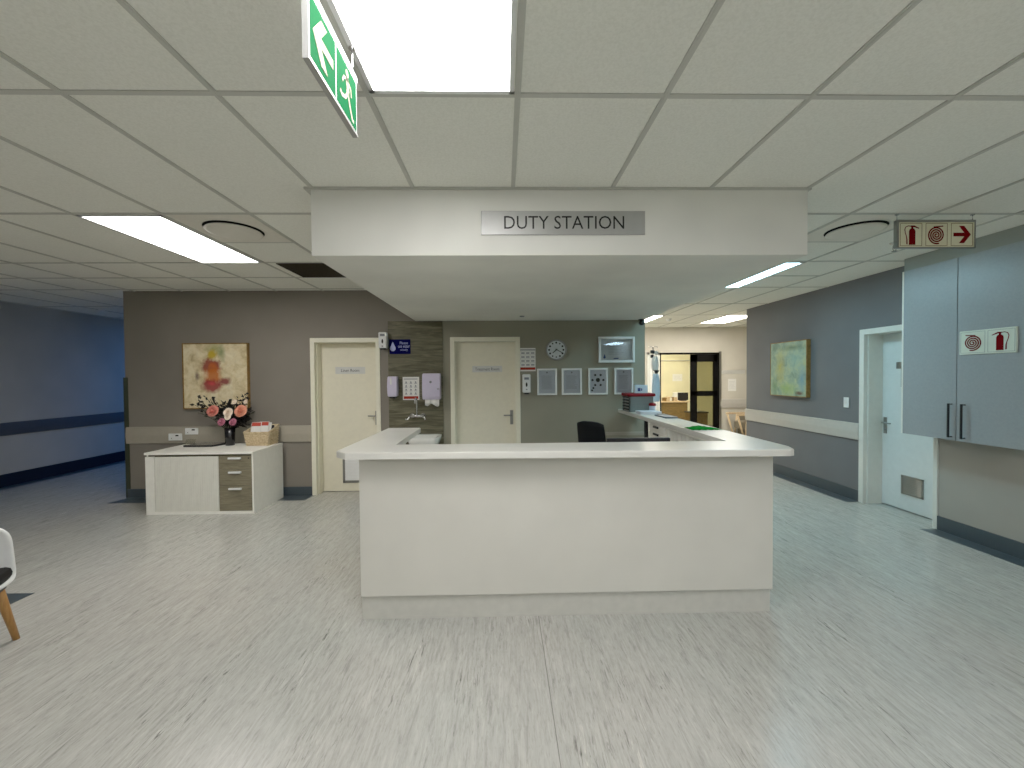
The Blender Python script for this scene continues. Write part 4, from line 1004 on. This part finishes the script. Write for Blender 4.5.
# sockets on the rail
for (u0, u1, v0, v1, lab) in ((169, 182, 433.5, 440.5, 'lower white socket outlet on the bumper rail, left of the other'), (185.5, 198, 428, 434.5, 'upper white socket outlet on the bumper rail, nearer the vase')):
    yy = YB - .031; A = onY(u0, v1, yy); B = onY(u1, v0, yy)
    t = thing('socket_outlet', ((A.x + B.x) / 2, yy, A.z), lab, 'socket')
    b = MB(); b.box(A.x, B.x, yy - .008, yy + .006, A.z, B.z, .003); obj('faceplate', b, 'white', t)
    fr = frame_of(((A.x + B.x) / 2, yy - .008, (A.z + B.z) / 2), (1, 0, 0), (0, 0, 1)); b = MB(); b.flat(fr, [(.005, .01), (.045, .01), (.045, .028), (.005, .028)], .001); b.flat(fr, [(-.05, -.02), (-.04, -.02), (-.04, -.01), (-.05, -.01)], .001); obj('sockets', b, 'ink', t, 'dark holes')
# vase
VX, VY = -3.41, 5.14
t = thing('flower_vase', (VX, VY, ZS), 'black cylindrical vase holding pink and cream roses on the sideboard', 'vase')
b = MB(); b.lathe((VX, VY, ZS), [(.046, 0), (.05, .004), (.054, .10), (.058, .215), (.05, .215), (.046, .10), (.043, .01)], seg=28, cap=True); obj('vase_body', b, 'vase', t)
def rose(px, py, r, mat, label, deep=0, tilt=(0, -1, .35)):
    r *= 1.12
    c = onY(px, py, VY - .05 + deep)
    t = thing('rose', c, label, 'flower', 'roses in the black vase')
    ax = Vector(tilt).normalized(); a = ax.cross(Vector((0, 0, 1))).normalized(); bb = ax.cross(a)
    b = MB()
    for ring, (n, R0, open_, hgt) in enumerate(((5, 1.0, .95, .35), (5, .75, .6, .55), (4, .5, .35, .68), (3, .28, .15, .75))):
        for k in range(n):
            th = 2 * PI * (k + ring * .37) / n + ring; dw = PI / n * 1.35; rows = []
            for i in range(4):
                tt = i / 3; row = []
                for j in range(5):
                    s_ = (j / 4 - .5) * 2; rr = r * R0 * (.25 + .75 * tt ** .7) * (1 - .08 * s_ * s_) * (1 if tt < .9 else 1.06)
                    hh = r * (hgt * tt * (1 - .25 * s_ * s_ * tt) - .25 * open_ * tt * tt)
                    q = th + s_ * dw * (.5 + .5 * math.sin(PI * min(1, tt + .25) * .7)); row.append(b.bm.verts.new(c + ax * hh + (a * math.cos(q) + bb * math.sin(q)) * rr))
                rows.append(row)
            for i in range(3):
                for j in range(4): b.face([rows[i][j], rows[i][j + 1], rows[i + 1][j + 1], rows[i + 1][j]], True)
    b.lathe(c - ax * r * .1, [(r * .12, 0), (r * .3, r * .1), (r * .22, r * .55), (r * .05, r * .75)], ax, 10)
    o = obj('bloom', b, mat, t, recalc=False)
    b = MB(); b.tube([c - ax * r * .1, c.lerp(Vector((VX, VY, ZS + .2)), .5) + Vector((0, .02, .02)), Vector((VX + (c.x - VX) * .08, VY, ZS + .16))], .004, 6); obj('stem', b, 'stem', t)
rose(213, 411, .062, 'pinkred', 'coral pink rose on the left of the bouquet')
rose(241, 411, .066, 'peach', 'large peach rose on the right of the bouquet')
rose(228.3, 412.5, .050, 'creamp', 'cream rose in the middle of the bouquet')
rose(227.8, 417, .034, 'creamp', 'small cream bloom just below the middle cream rose', -.03)
rose(221.5, 422, .040, 'mauve', 'mauve bloom low on the left above the vase', -.03)
rose(233, 422, .038, 'mauve', 'darker mauve bloom low on the right above the vase', -.02)
rose(234.5, 402, .026, 'creamp', 'small pale bud above the peach rose', .03)
rose(245.5, 402, .022, 'creamp', 'tiny pale bud at the upper right of the bouquet', .03)
def sprig(tips, label, mat, lr, nleaf, spread):
    t = thing('foliage_sprig', (VX, VY, ZS + .2), label, 'foliage', 'dark foliage in the black vase')
    bs = MB(); bl = MB()
    for (u, v, dy) in tips:
        e = onY(u, v, VY + dy); s0 = Vector((VX + (e.x - VX) * .06, VY + dy * .06, ZS + .17)); mid = s0.lerp(e, .55) + Vector((0, 0, .03)); pth = [s0.lerp(mid, k / 4) for k in range(4)] + [mid.lerp(e, k / 4) for k in range(5)]
        bs.tube(pth, .0028, 5)
        for k in range(nleaf):
            tt = .55 + .45 * k / max(1, nleaf - 1); base = s0.lerp(mid, tt / .55) if tt < .55 else mid.lerp(e, (tt - .55) / .45)
            d = Vector((random.uniform(-1, 1), random.uniform(-1, .4), random.uniform(-.4, 1))).normalized(); base = base + d * spread * random.random()
            n_ = d.cross(Vector((random.random(), 1, random.random()))).normalized(); L = lr * random.uniform(.7, 1.2); w_ = L * .34
            v0, v1, v2, v3 = base, base + d * L * .45 + n_ * w_, base + d * L, base + d * L * .45 - n_ * w_; md = base + d * L * .5 + d.cross(n_) * L * .08
            vs = [bl.bm.verts.new(q) for q in (v0, v1, v2, v3, md)]
            for q in ((0, 1, 4), (1, 2, 4), (2, 3, 4), (3, 0, 4)): bl.face([vs[i] for i in q], True)
    obj('stems', bs, 'stem', t); obj('leaves', bl, mat, t, recalc=False)
sprig([(203, 403, .03), (198, 399, .03), (210, 399, .02), (195, 405, .04), (206, 397, .05)], 'dark leafy sprigs spreading up to the left of the bouquet', 'leafdk', .055, 9, .02)
sprig([(238, 399, .04), (246, 396, .03), (250, 398, .05), (245, 394, .04)], 'dark leafy sprigs rising to the upper right of the bouquet', 'leafdk', .052, 9, .02)
sprig([(245, 420, .04), (250, 416, .04), (240, 424, .03), (248, 412, .06), (243, 423, .06), (238, 420, .05)], 'dense black foliage drooping at the right of the bouquet', 'leafdk', .07, 22, .05)
sprig([(225, 404, .05), (231, 404, .05), (220, 407, .05), (236, 406, .05), (228, 408, .03), (222, 414, .04), (234, 414, .04), (229, 419, .03)], 'dense dark foliage filling the middle of the bouquet', 'leafdk', .062, 22, .05)
sprig([(217, 402, .06), (255, 411, .06), (221, 417, .05), (200, 413, .06)], 'dark green leaves scattered through the bouquet', 'leafgr', .045, 6, .03)
# wicker basket
t = thing('wicker_basket', (-2.98, 5.17, ZS), 'pale wicker basket holding magazines at the right end of the sideboard', 'basket')
bx0, bx1, by0, by1 = -3.165, -2.90, 5.07, 5.275; zf_, zb_ = .165, .235; fl = .03
def wallpiece(b, p0, p1, q0, q1, th):
    n_ = (Vector(p1) - Vector(p0)).cross(Vector(q0) - Vector(p0)).normalized() * th
    b.hexa([Vector(p) for p in (p0, p1, q1, q0)], [Vector(p) + n_ for p in (p0, p1, q1, q0)])
A = [(bx0, by0, ZS), (bx1, by0, ZS), (bx1, by1, ZS), (bx0, by1, ZS)]
Tt = [(bx0 - fl, by0 - .01, ZS + zf_), (bx1 + .006, by0 - .01, ZS + zf_), (bx1 + .016, by1 + .012, ZS + zb_), (bx0 - fl * .4, by1 + .012, ZS + zb_)]
b = MB(); b.box(bx0, bx1, by0, by1, ZS, ZS + .008)
for k in range(4): wallpiece(b, A[k], A[(k + 1) % 4], Tt[k], Tt[(k + 1) % 4], -.007)
obj('basket_body', b, 'wicker', t)
b = MB()
for k in range(4): b.tube([Tt[k], Tt[(k + 1) % 4]], .008, 8)
obj('rim', b, 'wicker', t)
# weave rows
b = MB()
for r_ in range(7):
    f_ = (r_ + .6) / 7.4; p0 = Vector(A[0]).lerp(Vector(Tt[0]), f_); p1 = Vector(A[1]).lerp(Vector(Tt[1]), f_); p2 = Vector(A[2]).lerp(Vector(Tt[2]), f_)
    for (s_, e_, off) in ((p0, p1, Vector((0, -.004, 0))), (p1, p2, Vector((.004, 0, 0)))):
        n_ = 22; pth = [s_.lerp(e_, k / n_) + off * (1 + .9 * (1 if (k + r_) % 2 else -1)) for k in range(n_ + 1)]; b.tube(pth, .0065, 6)
obj('weave', b, 'wicker', t)
mg = [(-3.09, 5.15, 'magred', 'coral covered magazine leaning at the front of the wicker basket'), (-3.075, 5.18, 'paper', 'white magazine behind the coral one in the wicker basket'), (-3.000, 5.16, 'magred', 'second coral covered magazine in the middle of the wicker basket'), (-2.990, 5.20, 'paper', 'white brochure behind the second coral magazine in the wicker basket'), (-2.950, 5.19, 'paper', 'narrow pale brochure at the right of the wicker basket'), (-2.930, 5.22, 'black', 'dark brochure at the far right of the wicker basket')]
for k, (mx, my, mm, lab) in enumerate(mg):
    ww, hh = ((.12, .275), (.12, .26), (.115, .28), (.115, .265), (.05, .235), (.045, .23))[k]
    t = thing('magazine', (mx, my, ZS + .01), lab, 'magazine', 'magazines in the wicker basket')
    up = Vector((0, .28, 1)).normalized(); ux = Vector((1, 0, 0)); nn = ux.cross(up); o_ = Vector((mx, my - .06, ZS + .016))
    b = MB(); b.obox(o_ + up * hh / 2, ux, up, nn, ww, hh, .007); obj('cover', b, mm if mm != 'magred' else 'paper', t)
    if mm == 'magred':
        fr = (o_ + up * hh / 2 + nn * .0035, ux, up, nn); b = MB(); b.flat(fr, [(-ww / 2 + .004, hh / 2 - .05), (ww / 2 - .004, hh / 2 - .05), (ww / 2 - .004, hh / 2 - .004), (-ww / 2 + .004, hh / 2 - .004)], .0008)
        obj('cover_band', b, 'magred', t); b = MB(); b.flat(fr, [(-.02, -.02), (.045, -.02), (.045, .012), (-.02, .012)], .0008); obj('cover_print', b, 'magred', t)

# ------------------------------------------------------------------ white tub chair at the left edge
cx, cy = -2.935, 2.13; rot = math.radians(30)
t = thing('shell_chair', (cx, cy, 0), 'white shell chair with black seat pad and wooden legs at the left edge', 'chair')
Rm = Matrix.Rotation(rot, 3, 'Z'); W = lambda x, y, z: Vector((cx, cy, 0)) + Rm @ Vector((x, y, z))   # chair faces local -y
prof = [(-.235, .385, .15), (-.21, .40, .19), (-.12, .392, .225), (0, .382, .24), (.10, .375, .24), (.165, .39, .24), (.195, .46, .232), (.208, .54, .228), (.215, .63, .22), (.218, .685, .20), (.22, .712, .15)]
b = MB(); n = 16; g = []
for k, (py, pz, hw_) in enumerate(prof):
    backness = min(1, max(0, (k - 4) / 3))
    for i in range(n + 1):
        s_ = 2 * i / n - 1
        g.append(b.bm.verts.new(W(s_ * hw_, py - .045 * backness * s_ * s_, pz + (1 - backness) * .03 * s_ ** 4 - (.012 if k >= 9 else 0) * s_ ** 4)))
for k in range(len(prof) - 1):
    for i in range(n): q = k * (n + 1) + i; b.face([g[q], g[q + 1], g[q + n + 2], g[q + n + 1]], True)
o = obj('shell', b, 'white', t); md = o.modifiers.new('s', 'SOLIDIFY'); md.thickness = .022; md.offset = 0; md = o.modifiers.new('u', 'SUBSURF'); md.levels = 1; md.render_levels = 2
b = MB(); b.obox(W(0, -.005, .435), Rm @ Vector((1, 0, 0)), Rm @ Vector((0, 1, 0)), (0, 0, 1), .45, .38, .075, .03); obj('seat_pad', b, 'cushion', t)
b = MB(); b.obox(W(0, 0, .352), Rm @ Vector((1, 0, 0)), Rm @ Vector((0, 1, 0)), (0, 0, 1), .36, .42, .035, .006); obj('underframe', b, 'black', t)
for (lx, ly) in ((-1, -1), (1, -1), (1, 1), (-1, 1)):
    b = MB(); b.tube([W(lx * .15, ly * .19, .35), W(lx * .19, ly * .265, 0)], [.024, .015], 12); obj('leg', b, 'legwood', t)

# ------------------------------------------------------------------ far passage and office beyond
# drip stand
q = onY(653, 384, 7.0); DX, DY = q.x, 7.0
t = thing('drip_stand', (DX, DY, 0), 'medical drip stand with a white and a pale blue bag at the passage corner', 'drip stand')
b = MB(); b.tube([(DX, DY, .08), (DX, DY, 2.02)], .011, 10); b.tube([(DX - .07, DY, 2.0), (DX - .07, DY, 2.03), (DX, DY, 2.02), (DX + .07, DY, 2.03), (DX + .08, DY, 2.0)], .006, 8); obj('pole', b, 'chrome', t)
for k in range(5):
    a = 2 * PI * k / 5 + .3; b = MB(); b.tube([(DX, DY, .11), (DX + .27 * math.cos(a), DY + .27 * math.sin(a), .065)], .012, 8); lg = obj('leg', b, 'chrome', t)
    b = MB(); b.lathe((DX + .27 * math.cos(a) - .01, DY + .27 * math.sin(a), .03), [(.03, 0), (.03, .02)], (1, 0, 0), 12); obj('castor', b, 'black', lg)
b = MB(); b.obox((DX - .02, DY - .03, 1.935), (1, 0, 0), (0, 1, 0), (0, 0, 1), .07, .05, .06, .012); b.obox((DX - .025, DY - .03, 1.86), (1, 0, 0), (0, 1, 0), (0, 0, 1), .05, .05, .06, .012); obj('clamp', b, 'black', t)
b = MB(); b.lathe((DX + .045, DY - .03, 1.92), [(.0, -.02), (.032, -.015), (.035, 0), (.032, .015), (.0, .02)], (0, 1, 0), 18, cap=False); obj('gauge', b, 'white', t)
def bag(z0, z1, w, mat, dx, name):
    b = MB(); rows = []
    for i in range(9):
        s_ = i / 8; z = z0 + (z1 - z0) * s_; ww = w * (.55 + .45 * math.sin(PI * min(1, .18 + s_ * .75))); dd = .012 + .03 * math.sin(PI * (.15 + .7 * s_))
        rows.append([b.bm.verts.new((DX + dx + ww * math.cos(2 * PI * k / 16), DY - .04 + dd * math.sin(2 * PI * k / 16), z)) for k in range(16)])
    for i in range(8):
        for k in range(16): b.face([rows[i][k], rows[i][(k + 1) % 16], rows[i + 1][(k + 1) % 16], rows[i + 1][k]], True)
    b.face(rows[0][::-1]); b.face(rows[-1]); return obj(name, b, mat, None, ('white' if mat == 'white' else 'pale blue') + ' drip bag hanging on the stand at the passage corner, ' + ('the upper one' if mat == 'white' else 'the lower one'), 'drip bag')
bag(1.62, 1.86, .065, 'white', .02, 'drip_bag'); bag(1.08, 1.56, .075, 'bluebag', .035, 'drip_bag')
b = MB(); b.hexa([(DX, DY - .06, 1.62), (DX + .09, DY - .06, 1.62), (DX + .06, DY - .06, 1.56), (DX + .02, DY - .06, 1.56)], [(DX, DY - .03, 1.62), (DX + .09, DY - .03, 1.62), (DX + .06, DY - .03, 1.56), (DX + .02, DY - .03, 1.56)]); obj('bag_clip', b, 'black', t)

# far wall plate, notice
A = onY(720, 374, YF); B = onY(745, 370, YF)
b = MB(); b.box(A.x, B.x, YF - .008, YF, A.z, B.z, .002); obj('name_plate', b, 'platebright', None, 'slim silver plate on the far cream wall right of the glass door', 'sign')
t, fr, w, h = sheet('wall_notice', 5.37, 5.565, 1.14, 1.43, YF, 'white paper notice below the slim silver plate on the far wall', 'notice')
b = MB(); lines(b, fr, .03, w - .03, .05, h - .05, 6); obj('printed_text', b, 'greyink', t)
A = onY(672.5, 381.2, 12.5); B = onY(682.2, 374, 12.5)
t, fr, w, h = sheet('wall_notice', A.x, B.x, A.z, B.z, 12.5, 'white paper notice on the yellow office wall', 'notice')
b = MB(); lines(b, fr, .05, w - .05, .05, h - .05, 4); obj('printed_text', b, 'greyink', t)
# wooden armchair
t = thing('armchair', (5.65, YF - .35, 0), 'light wood armchair with grey brown upholstery against the far cream wall', 'chair')
yA = YF - .36; ax0 = onY(727, 411, yA + .18).x; ax1 = ax0 + .82
for yy in (yA - .21, yA + .21):
    b = MB(); b.box(ax0, ax1, yy - .03, yy + .03, .60, .645, .008); arm = obj('armrest', b, 'lightwood', t)
    b = MB(); b.tube([(ax0 + .03, yy, .60), (ax0 + .20, yy, 0)], [.024, .016], 8); b.tube([(ax0 + .25, yy, .60), (ax0 + .20, yy, .08)], [.02, .016], 8); obj('front_leg', b, 'lightwood', t)
    b = MB(); b.tube([(ax1 - .08, yy, .60), (ax1 - .02, yy, 0)], [.024, .016], 8); obj('rear_leg', b, 'lightwood', t)
b = MB(); b.box(ax0 + .16, ax1 - .04, yA - .18, yA + .18, .28, .46, .03); obj('seat', b, 'fabric', t)
for yy in (yA - .203, yA + .203): b = MB(); b.box(ax0 + .27, ax1 - .03, yy - .012, yy + .012, .06, .598, .004); obj('side_panel', b, 'fabric', t)
b = MB(); b.box(ax1 - .14, ax1 - .01, yA - .18, yA + .18, .40, .88, .03); obj('backrest', b, 'fabric', t)
# office desk and things on it
DYk = 11.6; A = onY(662, 401.5, DYk); B = onY(691, 401.5, DYk); dz = A.z
t = thing('office_desk', ((A.x + B.x) / 2, DYk, 0), 'brown front reception desk inside the yellow office', 'desk')
b = MB(); b.box(A.x, B.x - .1, DYk, DYk + .03, 0, dz - .03); b.box(A.x, A.x + .03, DYk + .03, DYk + .6, 0, dz - .03); b.box(B.x - .13, B.x - .1, DYk + .03, DYk + .6, 0, dz - .03); obj('desk_body', b, 'deskbrown', t)
b = MB(); b.box(A.x - .03, B.x, DYk - .03, DYk + .62, dz - .03, dz, .003); obj('desk_top', b, 'lightwood', t)
q0 = onY(678, 400, DYk + .2); q1 = onY(688.3, 393.5, DYk + .2)
t = thing('desk_screen', ((q0.x + q1.x) / 2, DYk + .2, dz), 'black computer screen on the brown office desk', 'monitor')
b = MB(); b.box(q0.x, q1.x, DYk + .2, DYk + .23, dz + .02, q1.z + .03, .004); obj('screen_housing', b, 'black', t)
b = MB(); b.box((q0.x + q1.x) / 2 - .08, (q0.x + q1.x) / 2 + .08, DYk + .15, DYk + .3, dz + .0005, dz + .0195, .003); obj('stand_base', b, 'black', t)
for k in range(7):
    q = onY(664 + k * 1.7, 399, DYk + .15); hh = .10 + .03 * ((k * 37) % 5) / 5
    b = MB(); b.box(q.x, q.x + .07, DYk + .1, DYk + .3, dz + .0005, dz + hh, .002)
    obj('file_binder', b, ['gilt', 'wicker', 'lightwood', 'paper'][k % 4], None, 'small upright file, number %s from the left end of the brown office desk' % ('one', 'two', 'three', 'four', 'five', 'six', 'seven')[k], 'file', 'files on the office desk')
q = onY(673, 396, DYk + .45); b = MB(); b.box(q.x, q.x + .3, DYk + .40, DYk + .5, dz + .0005, dz + .24, .01); obj('desk_printer', b, 'white', None, 'white desk printer behind the files on the brown office desk', 'printer')
A = onY(689.5, 392, 11.2); C = onY(690.5, 392, 11.2)
t = thing('low_cabinet', (A.x + .1, 11.0, 0), 'low dark brown cabinet with a white handset unit beside the brown office desk', 'cabinet')
b = MB(); b.box(A.x - .12, A.x + .35, 10.88, 11.2, 0, .50, .003); obj('cabinet_body', b, 'deskbrown', t)
b = MB(); b.box(A.x - .14, A.x + .37, 10.85, 11.22, .5005, .53, .003); obj('cabinet_top', b, 'black', t)
t = thing('desk_phone', (A.x, 11.0, .5305), 'white handset unit standing on the low dark brown cabinet in the office', 'phone')
b = MB(); b.box(A.x - .02, A.x + .12, 10.95, 11.08, .5305, .62, .01); obj('phone_base', b, 'white', t)
b = MB(); b.tube([(A.x + .0, 11.0, .62), (A.x + .0, 11.0, .85)], .022, 10); obj('handset', b, 'white', t)

# ------------------------------------------------------------------ world and render look
w = bpy.data.worlds.new('world'); bpy.context.scene.world = w; w.use_nodes = True
w.node_tree.nodes['Background'].inputs[0].default_value = (.6, .65, .7, 1); w.node_tree.nodes['Background'].inputs[1].default_value = .02
sc_ = bpy.context.scene
sc_.view_settings.view_transform = 'Standard'; sc_.view_settings.look = 'None'; sc_.view_settings.exposure = 1.12; sc_.view_settings.gamma = 1.2
sc_.cycles.max_bounces = 10; sc_.cycles.diffuse_bounces = 6; sc_.cycles.use_denoising = True
